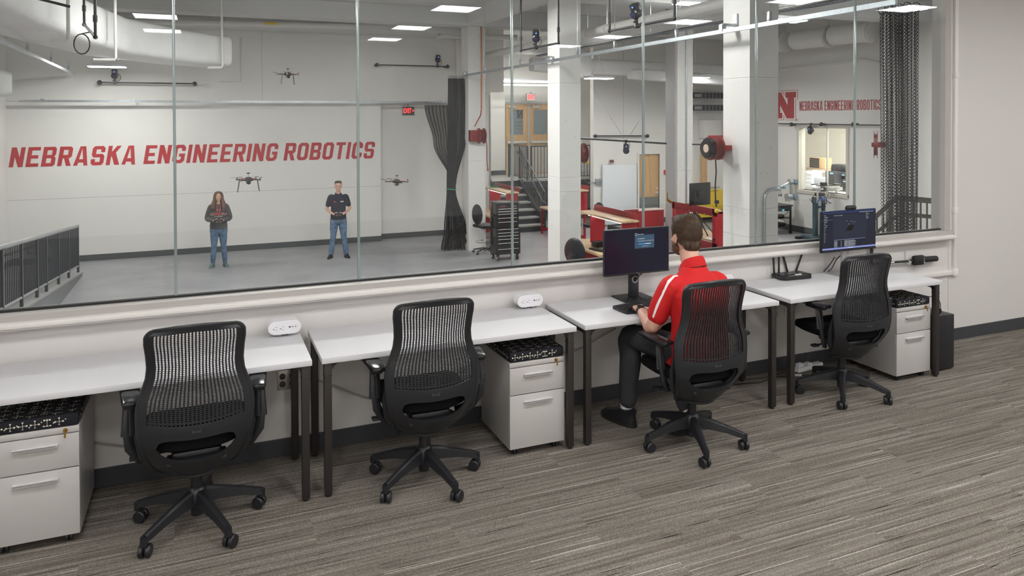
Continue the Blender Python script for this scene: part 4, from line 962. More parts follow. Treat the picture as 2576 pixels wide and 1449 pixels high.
# cables under the desks
gc = mat('grey_cord',(.36,.34,.33),.6)
def cord(pts, r, m, label): return tag(obj('loose_cable', B().tube(pts, r, 6), m), label, 'cord')
def wav(x0,x1,z0,z1,dip,n=14,y=-.014): return [(x0+(x1-x0)*k/n, y, z0+(z1-z0)*k/n - dip*math.sin(PI*k/n)*(1+.3*math.sin(5*k/n))) for k in range(n+1)]
cord(wav(-.62,.30,.27,.36,.10),.006,gc,'grey cord drooping along the wall behind the leftmost chair')
cord(wav(.62,1.55,.42,.36,.12),.006,gc,'grey cord drooping along the wall behind the second chair')
cord(wav(2.08,2.66,.42,.50,.06),.006,gc,'grey cord wavering on the wall left of the seated man')
cord([(3.50,-.03,.70),(3.505,-.02,.5),(3.48,-.02,.32),(3.43,-.02,.22),(3.44,-.02,.1),(3.45,-.03,.006),(3.6,-.05,.006),(3.9,-.10,.006),(4.2,-.06,.006)],.0035,black_p,'thin black cord falling to the floor behind the third desk')
cord([(3.6,-.12,.006),(3.8,-.17,.006),(4.0,-.12,.006),(4.3,-.2,.006),(4.5,-.15,.006)],.0035,black_p,'thin black cord lying on the carpet under the rightmost desk')
ps = thing('power_strip','white power strip lying on the carpet under the rightmost desk','power strip',(4.22,-.12,0),math.radians(8))
obj('body', B().box(0,.30,0,.055,0,.035,.008), white_p, ps); obj('plug', B().box(.02,.08,.005,.05,.036,.065,.008).box(.12,.17,.005,.05,.036,.055,.006), white_p, ps)
obj('cord_loop', B().tube([(-.0,.03,.02),(-.06,.02,.03),(-.09,-.02,.01),(-.03,-.05,.008)],.009,6), white_p, ps)
br = thing('under_desk_bracket','small dark steel bracket hanging under the middle desk top','bracket',(2.56,-.34,DH-DT)); obj('frame', B().box(0,.005,0,.02,-.09,0).box(.055,.06,0,.02,-.09,0).box(0,.06,0,.02,-.095,-.088), leg_m, br, False)
# ------------------------------------------------------------ THINGS IN THE LAB
# ramp with guard rail, going down away from the glass at the left
RX = -2.36
def ramp_z(y): 
    a, b_ = aX(RX,205,688), aX(RX,68,775); return a.z+(b_.z-a.z)*(y-a.y)/(b_.y-a.y)
def guard_z(y):
    a, b_ = aX(RX,205,568), aX(RX,5,625); return a.z+(b_.z-a.z)*(y-a.y)/(b_.y-a.y)
ye = aX(RX,206,690).y
rb = B(); y0_ = .5
rb.prism([(y0_,FLR),(ye+.06,FLR),(ye+.06,ramp_z(ye)),(y0_,ramp_z(y0_))], .18, Matrix(((0,0,1,RX-.18),(1,0,0,0),(0,1,0,0),(0,0,0,1))))
rb.prism([(y0_,FLR),(ye+.06,FLR),(y0_,ramp_z(y0_)-.12)], 1.3, Matrix(((0,0,1,RX-1.5),(1,0,0,0),(0,1,0,0),(0,0,0,1))))
struct('ramp', rb, mat('ramp_concrete',(.20,.205,.215),.6))
cb_ = B().prism([(y0_,ramp_z(y0_)),(ye+.06,ramp_z(ye+.06)),(ye+.06,ramp_z(ye+.06)+.03),(y0_,ramp_z(y0_)+.03)], .22, Matrix(((0,0,1,RX-.20),(1,0,0,0),(0,1,0,0),(0,0,0,1)))); struct('trim_5', cb_, rail_top)
gr = thing('guard_rail','charcoal steel guard rail with close balusters along the ramp at the left','railing',(RX-.06,ye,0))
def L_(y, z, x=0): return Vector((x, y-ye, z))
tr = B(); tr.tube([L_(y0_,guard_z(y0_)), L_(ye,guard_z(ye))], .035, 8, sx=.7); obj('top_rail', tr, rail_top, gr)
br_ = B().tube([L_(y0_,ramp_z(y0_)+.16), L_(ye,ramp_z(ye)+.16)], .02, 6); obj('bottom_rail', br_, rail_top, gr)
py_ = [aX(RX,p_,600).y for p_ in (17,65,103,126,156,181,204)]; py_ = [py_[0]-1.35*k for k in range(6,0,-1)]+py_
for y in py_: 
    if y > y0_: obj('post', B().box(-.02,.02,y-ye-.03,y-ye+.03,ramp_z(y)+.02,guard_z(y)-.01), rail_m, gr, False)
n = 0
for a, b_ in zip(py_[:-1], py_[1:]):
    for k in range(1,11):
        y = a+(b_-a)*k/11
        if y > y0_+.1: obj('baluster', B().box(-.007,.007,y-ye-.007,y-ye+.007,ramp_z(y)+.15,guard_z(y)-.02), rail_m, gr, False)
hr = B().tube([L_(y0_,guard_z(y0_)-.16,-.12), L_(ye+.1,guard_z(ye)-.16,-.12), L_(ye+.42,guard_z(ye)-.17,-.12), L_(ye+.47,guard_z(ye)-.19,-.12), L_(ye+.47,guard_z(ye)-.30,-.12), L_(ye+.42,guard_z(ye)-.32,-.12), L_(ye+.0,guard_z(ye)-.32,-.12)], .02, 8)
for y in py_: 
    if y > y0_: hr.tube([L_(y,guard_z(y)-.16,-.12),L_(y,guard_z(y)-.24,-.12),L_(y,guard_z(y)-.24,0)], .010, 6)
obj('handrail', hr, rail_m, gr)
# door leaf edge on the left lab wall
dl = thing('wall_door','white door edge with hinges on the left lab wall','door',(XL,13.2,FLR)); obj('frame', B().box(0,.03,-.6,.5,.75,2.0,.005), trim_m, dl); obj('hinge', B().cyl((.04,.2,1.0),(.04,.2,1.9),.012,8), steel, dl)

# stair, landing and their rails
SX0, SX1, SY0, NR_, RISE, RUN = 7.55, 9.05, 14.68, 7, 1.3/7, .305
stair = thing('staircase','dark steel staircase with grey treads climbing to the stair hall landing','stairs',((SX0+SX1)/2,SY0,FLR)); w2 = (SX1-SX0)/2
for i in range(NR_-1):
    y = i*RUN; z = (i+1)*RISE; obj('tread', B().box(-w2+.05,w2-.05,y-.02,y+RUN,z-.045,z,.004), mat('tread_grey',(.33,.33,.32),.7), stair, False)
for i in range(NR_):
    y = i*RUN; obj('riser', B().box(-w2+.05,w2-.05,y+.0,y+.012,i*RISE+.0,(i+1)*RISE-.045), rail_m, stair, False)
for s in (-1,1):
    x0_ = s*w2-(.05 if s > 0 else 0)
    obj('stringer', B().prism([(-.05,0),(.35,0),(NR_*RUN-.25,1.3-.35),(NR_*RUN-.25,1.33),(NR_*RUN-.35,1.33),(-.05,.24)], .05, Matrix(((0,0,1,x0_),(1,0,0,0),(0,1,0,0),(0,0,0,1)))), rail_m, stair)
def rail_panel(t, pts_lo, pts_hi, n, cap=.02, post=True):
    """posts at the ends, rails and n balusters between two slanting lines"""
    a0, a1 = Vector(pts_lo[0]), Vector(pts_lo[1]); b0, b1 = Vector(pts_hi[0]), Vector(pts_hi[1])
    obj('top_rail', B().tube([b0,b1], cap, 8), rail_m, t); obj('bottom_rail', B().tube([a0+Vector((0,0,.08)),a1+Vector((0,0,.08))], .015, 6), rail_m, t)
    if post:
        for a, b_ in ((a0,b0),(a1,b1)): obj('post', B().box(a.x-.022,a.x+.022,a.y-.022,a.y+.022,a.z,b_.z), rail_m, t, False)
    for k in range(1,n):
        f = k/n; a = a0.lerp(a1,f); b_ = b0.lerp(b1,f); obj('baluster', B().box(a.x-.008,a.x+.008,a.y-.008,a.y+.008,a.z+.08,b_.z), rail_m, t, False)
for s, lb_, nm in ((1,'dark stair railing on the right side of the lab staircase','r'),(-1,'dark stair railing on the left side of the lab staircase, mostly hidden','l')):
    x_ = SX1-.02 if s > 0 else SX0+.02
    t = thing('stair_railing', lb_, 'railing', (x_,SY0,FLR)); L2 = NR_*RUN-.3
    rail_panel(t, [(0,0,.20),(0,L2,1.36)], [(0,0,1.12),(0,L2,2.36)], 15)
    hd = B().tube([(-.07*s,-.25,.80),(-.07*s,0,.86),(-.07*s,L2,2.20),(-.07*s,L2+.1,2.2)], .02, 8); obj('handrail', hd, rail_m, t)
ld = B().box(7.3,13.2,16.55,18.9,-.20,0); ld.box(9.1,11.6,16.35,16.6,-.20,0)
struct('floor_landing', ld, mat('landing_concrete',(.42,.41,.39),.7))
struct('trim_6', B().box(SX1,11.6,16.33,16.35,-.23,-.03).box(11.6,13.2,16.53,16.55,-.23,-.03).box(7.3,SX1,16.53,16.55,-.2,-.0), rail_m)
t = thing('landing_railing','dark railing running back from the stair head on the landing','railing',(9.25,16.4,0)); rail_panel(t, [(0,0,0),(0,1.5,0)], [(0,0,1.06),(0,1.5,1.06)], 13)
t = thing('landing_railing','dark railing along the front of the landing, partly behind the middle column','railing',(9.38,16.4,0)); rail_panel(t, [(0,0,0),(1.22,0,0)], [(0,0,1.06),(1.22,0,1.06)], 11); rail_panel(t, [(1.3,0,0),(2.08,0,0)], [(1.3,0,1.06),(2.08,0,1.06)], 7)
t = thing('landing_post','dark posts and brackets of the landing beam','post',(8.2,16.75,FLR)); obj('post', B().box(1.0,1.12,0,.12,0,1.1).box(2.2,2.32,-.2,-.08,0,1.1), rail_m, t, False)
# double doors of the stair hall
dd = thing('double_door','pair of oak doors with frosted glass and push bars at the top of the stairs','door',(0,18.88,0))
q = lambda px, py: aY(18.85, px, py)
xl, xm0, xm1, xr = q(1272,300).x, q(1327,300).x, q(1332,300).x, q(1388,300).x; zt = q(1300,262).z
obj('head_frame', B().box(xl-.05,xr+.05,-.06,.02,zt,zt+.07,.004), mat('door_frame_grey',(.42,.41,.40),.5), dd)
obj('mullion', B().box(xm0,xm1,-.06,.02,0,zt), mat('door_frame_grey',(.42,.41,.40),.5), dd, False)
for a, b_, nm in ((xl,xm0,'left'),(xm1,xr,'right')):
    gx0, gx1, gz0, gz1 = a+.15, b_-.18, 1.36, zt-.2
    lf = B().box(a,gx0,-.045,0,0,zt).box(gx1,b_,-.045,0,0,zt).box(gx0,gx1,-.045,0,0,gz0).box(gx0,gx1,-.045,0,gz1,zt); o = obj('door_leaf', lf, oak, dd, False)
    obj('lower_plate', B().box(a+.03,b_-.03,-.049,-.045,.03,.95), mat('glare_beige',(.50,.46,.40),.4), o, False); obj('glass_panel', B().box(gx0,gx1,-.03,-.015,gz0,gz1), frost, o, False); obj('push_bar', B().box(a+.04,b_-.04,-.10,-.05,1.06,1.14,.01), hand_m, o); obj('door_closer', B().box(a+.1,a+.35,-.09,-.045,zt-.14,zt-.05,.01).box(a+.1,a+.5,-.09,-.08,zt-.04,zt-.03), mat('closer_grey',(.45,.45,.45),.4), o)  # beige plate added for the glare that pales the lower oak
    if nm == 'left':
        nb = slab_letter(0, .002, lambda q_: (gx0+.53-q_.x*.26, 1.92+q_.y*.30), Matrix(((1,0,0,0),(0,0,-1,-.031),(0,1,0,0),(0,0,0,1)))); obj('glass_emblem', nb, mat('glass_print',(.07,.085,.09),.5), o, False)
        for k, s in enumerate(('NEBRASKA','ENGINEERING','ROBOTICS')): text_obj('glass_text', s, .07, MATS['glass_print'], o, T(gx0+.35,-.032,1.78-k*.11) @ Matrix.Diagonal((-1,1,1,1)) @ R(PI/2,'X'), sx=.8)
# red reels
def reel(loc, label, axis='X', r=.19, w_=.13, m=reel_red, side=1):
    t = thing('hose_reel', label, 'hose reel', loc); rot = R(PI/2,'Y') if axis == 'X' else R(PI/2,'X')
    for s in (-1,1):
        obj('flange', B().lathe([(.03,-.006),(r,-.006),(r,.006),(.03,.006)],28).xf(rot @ T(0,0,s*w_/2)), m, t)
    obj('drum', B().lathe([(r*.5,-w_/2),(r*.8,-w_/2+.01),(r*.8,w_/2-.01),(r*.5,w_/2)],24).xf(rot), mat('hose_brown',(.12,.02,.02),.5) if m is reel_red else black_p, t)
    obj('hub', B().lathe([(.05,-w_/2-.05),(.05,w_/2+.02)],18).xf(rot), m, t)
    return t
r0 = reel((6.26,12.42,1.52),'red hose reel on the far column just right of the gathered net'); obj('mount', B().box(-.30,-.05,-.04,.10,-.14,.14,.01), reel_red, r0)
tag(obj('air_hose', B().tube([aY(12.5,1211,276),aY(12.45,1209,290),aY(12.4,1202,303),aY(12.4,1194,318)],.014,6), mat('hose_red',(.25,.03,.03),.5)), 'red air hose curving from the copper pipe into the reel', 'hose')
tag(obj('air_hose', B().tube([aY(12.25,1223,352),aY(12.25,1225,370),aY(12.25,1225,400),aY(12.25,1227,425)],.013,6).cyl(aY(12.25,1227,424),aY(12.25,1227,430),.02,8), MATS['hose_red']), 'red air hose hanging down below the far column reel', 'hose')
r1 = reel((6.50,7.72,1.30),'red reel peeking out behind the middle column'); obj('mount', B().box(-.12,0,-.08,.1,-.12,.12,.01), red_m, r1)
tag(obj('reel_cord', B().tube([aY(7.7,1472,388),aY(7.7,1476,396),aY(7.7,1478,406)],.006,6), black_p), 'short black cord below the reel behind the middle column', 'cord')
tag(obj('yellow_plug', B().box(-.035,.035,-.02,.02,-.02,.02,.008).xf(T(*aY(7.7,1478,409))), yellow), 'small yellow plug dangling right of the middle column', 'plug')
r2 = reel((5.70,2.80,1.60),'black cord reel with red flanges mounted on the nearest concrete column',r=.145,w_=.11,m=reel_red); obj('mount_plate', B().box(.03,.245,.135,.155,-.15,.15,.004).box(.05,.245,-.03,.15,-.03,.03), red_m, r2)
obj('round_cover', B().lathe([(.01,.08),(.10,.08),(.125,.06),(.13,0)],26).xf(R(-PI/2,'Y') @ T(0,0,.05)), black_g, r2); obj('cover_badge', B().lathe([(.05,0),(.05,.004)],20).xf(T(-.131,-.02,0) @ R(-PI/2,'Y')), mat('badge_tan',(.55,.42,.33),.4), r2)
cz_ = lambda py: aY(2.8,1800,py)
tag(obj('reel_cord', B().tube([cz_(402),cz_(430)+Vector((.01,0,0)),cz_(470)-Vector((.005,0,0)),cz_(505),aY(2.8,1802,520)],.009,6), black_p), 'thick black cord hanging from the black reel', 'cord')
tag(obj('outlet_box', B().box(-.022,.022,-.02,.02,-.022,.022,.005).xf(T(*aY(2.8,1803,508))), black_p), 'small black outlet box on the hanging reel cord', 'outlet box')
tag(obj('yellow_plug', B().lathe([(.02,-.02),(.028,-.01),(.028,.012),(.015,.022)],14).xf(T(*aY(2.8,1803,531))), yellow), 'yellow cord stop hanging under the black reel', 'plug')
r3 = reel(tuple(aY(7.55,2203,364)),'red reel seen edge-on by the pilaster of the right wall',r=.30,w_=.07); obj('mount', B().box(.04,.20,-.03,.03,-.06,.06), reel_red, r3); r3.rotation_euler = (0,0,math.radians(-49))
# workstations: red frames with butcher block tops
def workstation(y0, y1, label, xw=6.66, mon=False):
    t = thing('workbench', label, 'workbench', (xw,y0,FLR), 0, 'red workbenches in a row'); L = y1-y0; Zt = .76; Zs = 1.35
    obj('worktop', B().box(0,.76,0,L,Zt-.045,Zt,.004), block, t); obj('upper_shelf', B().box(.44,.82,0,L,Zs-.04,Zs,.004), block, t)
    obj('back_lip', B().box(.80,.825,0,L,Zs-.04,Zs+.11,.003), red_d, t)
    for s in (0,1):
        yy = .03 if s == 0 else L-.07; ys = .05 if s == 0 else L-.45; obj('side_panel', B().box(.48,.80,ys,ys+.035,Zt,Zs-.04), red_m, t, False)
        obj('leg', B().box(.04,.09,yy,yy+.05,0,Zt-.045).box(.66,.72,yy,yy+.05,0,Zt-.045).box(.09,.66,yy+.01,yy+.04,.08,.16), red_m, t, False)
    d = obj('drawer_unit', B().box(.10,.66,L*.55,L*.55+.42,.25,Zt-.045,.004), red_m, t)
    for z in (.62,.45): obj('drawer_handle', B().box(.085,.10,L*.55+.08,L*.55+.34,z,z+.015), hand_m, d)
    obj('light_strip', B().box(.50,.54,.12,L-.3,Zs-.065,Zs-.04), led_soft, t, False); obj('socket_strip', B().box(.46,.48,L-.12,L-.09,Zt+.1,Zs-.15,.003), grey_p, t)
    return t
ws = workstation(7.25,8.95,'red workbench with wood tops directly left of the black monitor, light strip glowing')
c_ = dup(ws,(6.66,12.92,FLR),0,'red workbench with wood tops beside the staircase, behind the black tool chest')
c_ = dup(ws,(8.52,12.6,FLR),0,'red workbench glimpsed just right of the middle column, beyond the nearer bench'); c_.location.x = 8.69; c_.scale = (.79,1,1)
def small_pc(loc, label):
    t = thing('small_computer', label, 'computer', loc); obj('case', B().box(0,.30,0,.2,0,.11,.006), black_p, t); return t
WT = FLR+.76
p = aZ(WT,1500,624); small_pc((p.x,p.y,WT),'black box computer on the near red bench')
kb2 = thing('keyboard','black keyboard on the near red bench','keyboard',tuple(aZ(WT,1505,630)),math.radians(-80)); obj('case', B().box(-.2,.2,-.07,.07,0,.025,.005), black_p, kb2); obj('keys', B().box(-.19,.19,-.06,.06,.024,.030), char_m, kb2)
mb = thing('monitor','small dark monitor facing away under the bench light strip','monitor',(7.25,7.75,WT)); obj('screen_housing', B().box(-.015,.015,-.26,.26,.12,.42,.006), char_m, mb); obj('stand', B().box(-.08,.08,-.1,.1,0,.01).box(-.02,.02,-.03,.03,0,.2), char_m, mb)
tag(obj('green_cord', B().tube([(7.3+.10*math.cos(a)*(1+.2*math.sin(3*a)),14.2+.14*math.sin(a),.075) for a in [2*PI*k/24*2 for k in range(25)]],.012,6), green_m), 'coil of green cord on the bench shelf by the stairs', 'cord')
# bench seen from behind
wc = thing('workbench','red workbench seen from behind, right of the seated man, with an open back','workbench',(9.5,7.65,FLR))
g = lambda px,py: aX(9.52,px,py); Y0, Y1 = g(1803,530).y-7.65, g(1692,510).y-7.65; ZT = g(1700,508).z-FLR; ZB = ZT-.15
obj('top_beam', B().box(0,.03,Y0,Y1,ZB,ZT,.003), red_d, wc)
sc_ = B()
for k in range(6): y = Y0+.1+(Y1-Y0-.2)*k/5; sc_.cyl((-.004,y,ZB+.02),(.0,y,ZB+.02),.009,8)
obj('bolts', sc_, hand_m, wc)
obj('frame_post', B().box(0,.04,Y0,Y0+.12,0,ZT,.003), red_m, wc); obj('frame_post', B().box(0,.04,Y1-.1,Y1-.02,0,ZT,.003), red_m, wc)
obj('side_panel', B().box(.04,.62,Y0,Y0+.03,0,ZT-.05), red_m, wc, False); obj('side_panel', B().box(.04,.40,Y1-.1,Y1-.07,.76,ZT-.05), red_m, wc, False)
obj('worktop', B().box(.04,.80,Y0+.03,Y1,.72,.76,.004), block, wc); obj('upper_shelf', B().box(.04,.40,Y0-.0,Y1-.1,ZT-.10,ZT-.06,.004).box(.3,.62,Y0-.02,Y0+.3,ZT-.10,ZT-.06,.004), block, wc)
obj('lower_panel', B().box(0,.03,Y0,Y1,.30,.72,.003), red_d, wc); obj('light_strip', B().box(.3,.34,Y0+.3,Y1-.2,ZT-.13,ZT-.10), led_soft, wc, False)
obj('socket', B().cyl((-.012,Y0+.06,ZT-.62),(0,Y0+.06,ZT-.62),.03,12), black_p, wc); obj('cord', B().tube([(-.012,Y0+.06,ZT-.62),(-.02,Y0+.05,ZT-.8),(-.02,Y0+.02,ZT-1.1)],.006,6), black_p, wc)
tm = thing('monitor','big dark monitor turned away on a tripod over the open red bench','monitor',tuple(aY(8.45,1762,488)),math.radians(8))
obj('screen_housing', B().box(-.30,.30,0,.03,-.24,.24,.008), char_m, tm); obj('back_plate', B().box(-.08,.08,-.03,.0,-.08,.08,.01), black_p, tm)
tp = thing('tripod','black tripod standing on the open red bench below the turned monitor','tripod',(0,0,0)); ap = aY(8.36,1748,531)
tb_ = B().cyl(ap+Vector((0,0,.42)), ap-Vector((0,0,.1)), .022, 8); obj('centre_column', tb_, black_p, tp)
for foot in (aZ(WT,1780,594), Vector((9.72,8.95,WT)), Vector((10.15,8.55,WT))):
    f0 = foot+Vector((0,0,.02)); lg_ = B().cyl(ap, ap.lerp(f0,.55), .017, 8).cyl(ap.lerp(f0,.5), f0, .012, 8).ball(f0,.018,8); obj('leg', lg_, char_m, tp)
# red cabinet
rc_ = thing('storage_cabinet','low red cabinet with a pale top left of the edged column','cabinet',(9.22,10.0,FLR)); obj('body', B().box(0,.68,0,.3,.05,1.10,.005), red_m, rc_); obj('top', B().box(-.01,.69,-.01,.31,1.10,1.12,.003), mat('pink_top',(.55,.42,.38),.4), rc_); obj('plinth', B().box(.02,.66,.02,.28,0,.05), black_m, rc_, False)
obj('end_panel', B().box(-.35,0,.02,.10,0,1.14,.003), red_d, rc_); obj('label_holder', B().box(-.20,-.10,.01,.02,.92,1.0), hand_m, rc_)
# tool chest
tc_ = thing('tool_chest','tall black rolling tool chest with bright drawer pulls left of the staircase','tool chest',(6.10,11.05,FLR)); Wc, Dc = .60, .42
obj('lower_cabinet', B().box(0,Wc,0,Dc,.14,.74,.006), black_g, tc_); obj('upper_chest', B().box(.01,Wc-.03,.02,Dc-.02,.745,1.30,.008), black_g, tc_)
obj('lid', B().box(.0,Wc-.02,.01,Dc-.01,1.30,1.335,.006), mat('chest_lid',(.05,.05,.055),.22), tc_)
for z, zz_, w_ in ((.245,.13,1),(.38,.10,1),(.47,.08,1),(.545,.08,1),(.615,.06,1),(.695,0,1),(.86,0,0),(.95,0,0),(1.04,0,0),(1.10,0,0),(1.16,0,0)):
    x0_, x1_ = (.05,Wc-.05) if w_ else (.06,Wc-.08); fy = -.004 if w_ else .016
    o = obj('drawer', B().box(x0_-.02,x1_+.02,fy,fy+.01,z-.025,z+.025,.002), black_g, tc_); obj('drawer_pull', B().box(x0_,x1_,fy-.014,fy,z+.016,z+.026,.002), mat('pull_bright',(.85,.85,.85),.25,metal=.4), o)
text_obj('badge','CRAFTSMAN',.035,mat('badge_red',(.5,.05,.05),.4),tc_,T(.18,.012,1.235) @ R(PI/2,'X'),sx=.7); text_obj('badge','CRAFTSMAN',.03,MATS['badge_red'],tc_,T(.18,-.006,.725) @ R(PI/2,'X'),sx=.7)
text_obj('badge','1000 SERIES',.03,mat('badge_grey',(.5,.5,.52),.4),tc_,T(.45,.012,1.235) @ R(PI/2,'X'),sx=.8)
obj('side_handle', B().box(-.03,-.01,.1,.3,1.0,1.03,.005), black_p, tc_)
for x, y in ((.06,.05),(Wc-.06,.05),(.06,Dc-.05),(Wc-.06,Dc-.05)): obj('caster', B().cyl((x-.02,y,.06),(x+.02,y,.06),.058,16).box(x-.03,x+.03,y-.03,y+.03,.11,.14), black_p, tc_)
for x, y in ((.06,.05),(.06,Dc-.05)): obj('caster_hub', B().cyl((x-.023,y,.06),(x+.023,y,.06),.025,12), white_p, tc_)
# drafting stools
def stool(loc, rz, label):
    t = thing('drafting_chair', label, 'chair', loc, rz, 'lab stools with oval backs')
    obj('seat', B().box(-.23,.23,-.21,.22,.62,.70,.035), black_p, t); b = B().ball((0,0,0),.22,20,(1,.18,1.12)); b.xf(T(0,-.22,.95)); obj('backrest', b, char_m, t)
    rg = B()
    for k in range(5): rg.tube([(-.13+.013*k,-.262,.84+.025*k),(0,-.268,.80+.028*k),(.13-.013*k,-.262,.84+.025*k)],.005,5)
    obj('back_ribs', rg, black_p, t); obj('back_bar', B().tube([(0,-.24,.85),(0,-.24,.66),(0,-.05,.60)],.022,8), black_p, t)
    obj('gas_column', B().cyl((0,0,.08),(0,0,.62),.025,12), hand_m, t); obj('foot_ring', B().tube([(.22*math.cos(2*PI*k/24),.22*math.sin(2*PI*k/24),.28) for k in range(25)],.010,6).cyl((-.22,0,.28),(.22,0,.28),.007,6), chrome, t)
    for k in range(5):
        a = 2*PI*k/5; c, s = math.cos(a), math.sin(a); o = obj('base_leg', B().tube([(0,0,.12),(.14*c,.14*s,.10),(.29*c,.29*s,.075)],[.03,.022,.016],8), black_p, t); obj('caster', B().cyl((.29*c-.018*s,.29*s+.018*c,.028),(.29*c+.018*s,.29*s-.018*c,.028),.028,12), black_p, o)
    obj('lever', B().tube([(0,.05,.6),(.2,.1,.58),(.24,.12,.52)],.007,6), black_p, t); return t
s1 = stool((6.23,12.13,FLR),math.radians(-75),'black oval-backed stool between the gathered net and the tool chest')
dup(s1,(6.08,6.9,FLR),math.radians(-62),'black oval-backed stool left of the black monitor, beyond the sill')
dup(s1,(8.66,11.2,FLR),math.radians(100),'black oval-backed stool peeking over the near red bench')
# whiteboard, side door, wall fittings
wbd = thing('whiteboard','tall white marker board standing against the back wall','whiteboard',(10.96,14.72,FLR)); obj('board', B().box(0,1.17,0,.03,.06,1.83,.004), mat('board_white',(.70,.73,.76),.25), wbd); obj('edge_trim', B().box(-.012,0,-.005,.035,.04,1.85).box(1.17,1.182,-.005,.035,.04,1.85).box(0,1.17,-.005,.035,.04,.06), hand_m, wbd, False)
obj('scale_marks', B().box(.03,.06,-.002,0,1.74,1.75).box(.03,.06,-.002,0,1.68,1.69).box(.03,.06,-.002,0,1.62,1.63).box(.03,.06,-.002,0,1.56,1.57), grey_p, wbd, False); obj('foot', B().box(.1,.2,-.1,.03,0,.05).box(.97,1.07,-.1,.03,0,.05), hand_m, wbd, False)
tag(obj('wall_clip', B().box(-.06,.06,-.03,.03,-.04,.05,.008).xf(T(*aY(14.72,1539,406))), mat('clip_brown',(.18,.06,.05),.4)), 'small dark red box on top of the whiteboard', 'box')
d2_ = thing('door_1','','door',(dx0,14.78,FLR)); del d2_['label'], d2_['category']; d2_['kind'] = 'structure'
obj('leaf', B().box(0,dx1-dx0,.05,.09,.8,dz1-FLR), oak, d2_, False); obj('lower_plate', B().box(0,dx1-dx0,.05,.09,.0,.8), mat('kick_grey',(.22,.23,.23),.35,metal=.4), d2_, False)
obj('door_frame', B().box(-.06,0,-.02,.05,0,dz1-FLR+.06).box(dx1-dx0,dx1-dx0+.07,-.02,.05,0,dz1-FLR+.06).box(0,dx1-dx0,-.02,.05,dz1-FLR,dz1-FLR+.06), lab_wall, d2_, False)
obj('door_handle', B().cyl((.66,.05,.92),(.66,-.02,.92),.03,12).box(.56,.67,-.03,-.015,.91,.93,.003).cyl((.66,.05,1.05),(.66,.02,1.05),.03,12), hand_m, d2_)
tag(obj('fire_alarm', B().box(-.05,.05,-.03,.03,-.07,.07,.005).xf(T(*aY(14.77,1674,433))), mat('alarm_red',(.6,.03,.05),.4)), 'tiny red alarm box right of the oak side door', 'alarm')
tag(obj('junction_box', B().box(-.09,.09,-.06,.0,-.09,.09,.004).box(-.35,-.09,-.03,-.01,-.03,-.01).xf(T(*aY(14.79,1504,457))), steel), 'grey steel junction box by the wall corner near the whiteboard', 'junction box')
tag(obj('valve_handle', B().box(-.01,.01,-.01,.01,0,.16,.003).cyl((0,0,0),(.10,0,-.06),.035,10).xf(T(*aY(9.4,1679,502))), brass), 'brass valve lever on the edged column', 'valve')
for z_, lb_ in ((240,'upper grey cable ladder on the wall between the two columns'),(271,'lower grey cable ladder on the wall between the two columns')):
    a, b_ = aY(14.5,1738,z_), aY(14.5,1822,z_); t = thing('cable_ladder', lb_, 'cable ladder', a); Lx = b_.x-a.x
    obj('side_rail', B().box(0,Lx,0,.03,-.10,.10,.004).box(.1,.14,.03,.30,-.02,.02).box(Lx-.14,Lx-.1,.03,.30,-.02,.02), mat('ladder_grey',(.11,.125,.135),.5), t); rg = B()
    for k in range(9): rg.box(.05+k*Lx/9.2,.09+k*Lx/9.2,-.012,0,-.085,.085)
    obj('rungs', rg, char_m, t, False); obj('flange', B().box(0,Lx,-.02,.05,.09,.105).box(0,Lx,-.02,.05,-.105,-.09), steel, t, False)
    obj('cover', B().box(Lx*.1,Lx*.3,-.02,-.01,-.05,.05), grey_p, t, False)
def flat_box(name, label, cat, px0, px1, py0, py1, Y, d, m, bev=.006):
    a, b_ = aY(Y,px0,py1), aY(Y,px1,py0); a2 = aY(Y,px0,py0); t = thing(name, label, cat, (a.x,Y,min(a.z,b_.z)))
    obj('body', B().box(0,b_.x-a.x,0,d,0,a2.z-min(a.z,b_.z),bev), m, t); return t
eb = flat_box('electrical_cabinet','white electrical cabinet on the wall above the yellow cabinet','cabinet',1772,1815,302,348,14.5,.28,lab_wall)
wfm = flat_box('oak_door_frame','oak framed opening on the wall behind the black reel','door frame',1767,1830,387,548,14.66,.1,oak); obj('panel', B().box(.18,.8,-.01,.0,.12,2.0), lab_wall, wfm, False)
yc = flat_box('safety_cabinet','yellow safety cabinet behind the turned monitor','cabinet',1745,1823,481,549,14.0,.5,yellow); text_obj('warning_text','WARNING',.09,black_m,yc,T(.76,-.004,.90) @ R(PI/2,'X')); text_obj('warning_text','FLAMMABLE',.05,black_m,yc,T(.76,-.004,.80) @ R(PI/2,'X')); obj('door_seam', B().box(.45,.46,-.003,0,.03,1.0), black_m, yc, False); obj('handle', B().box(.50,.53,-.03,0,.5,.62,.004), black_p, yc)
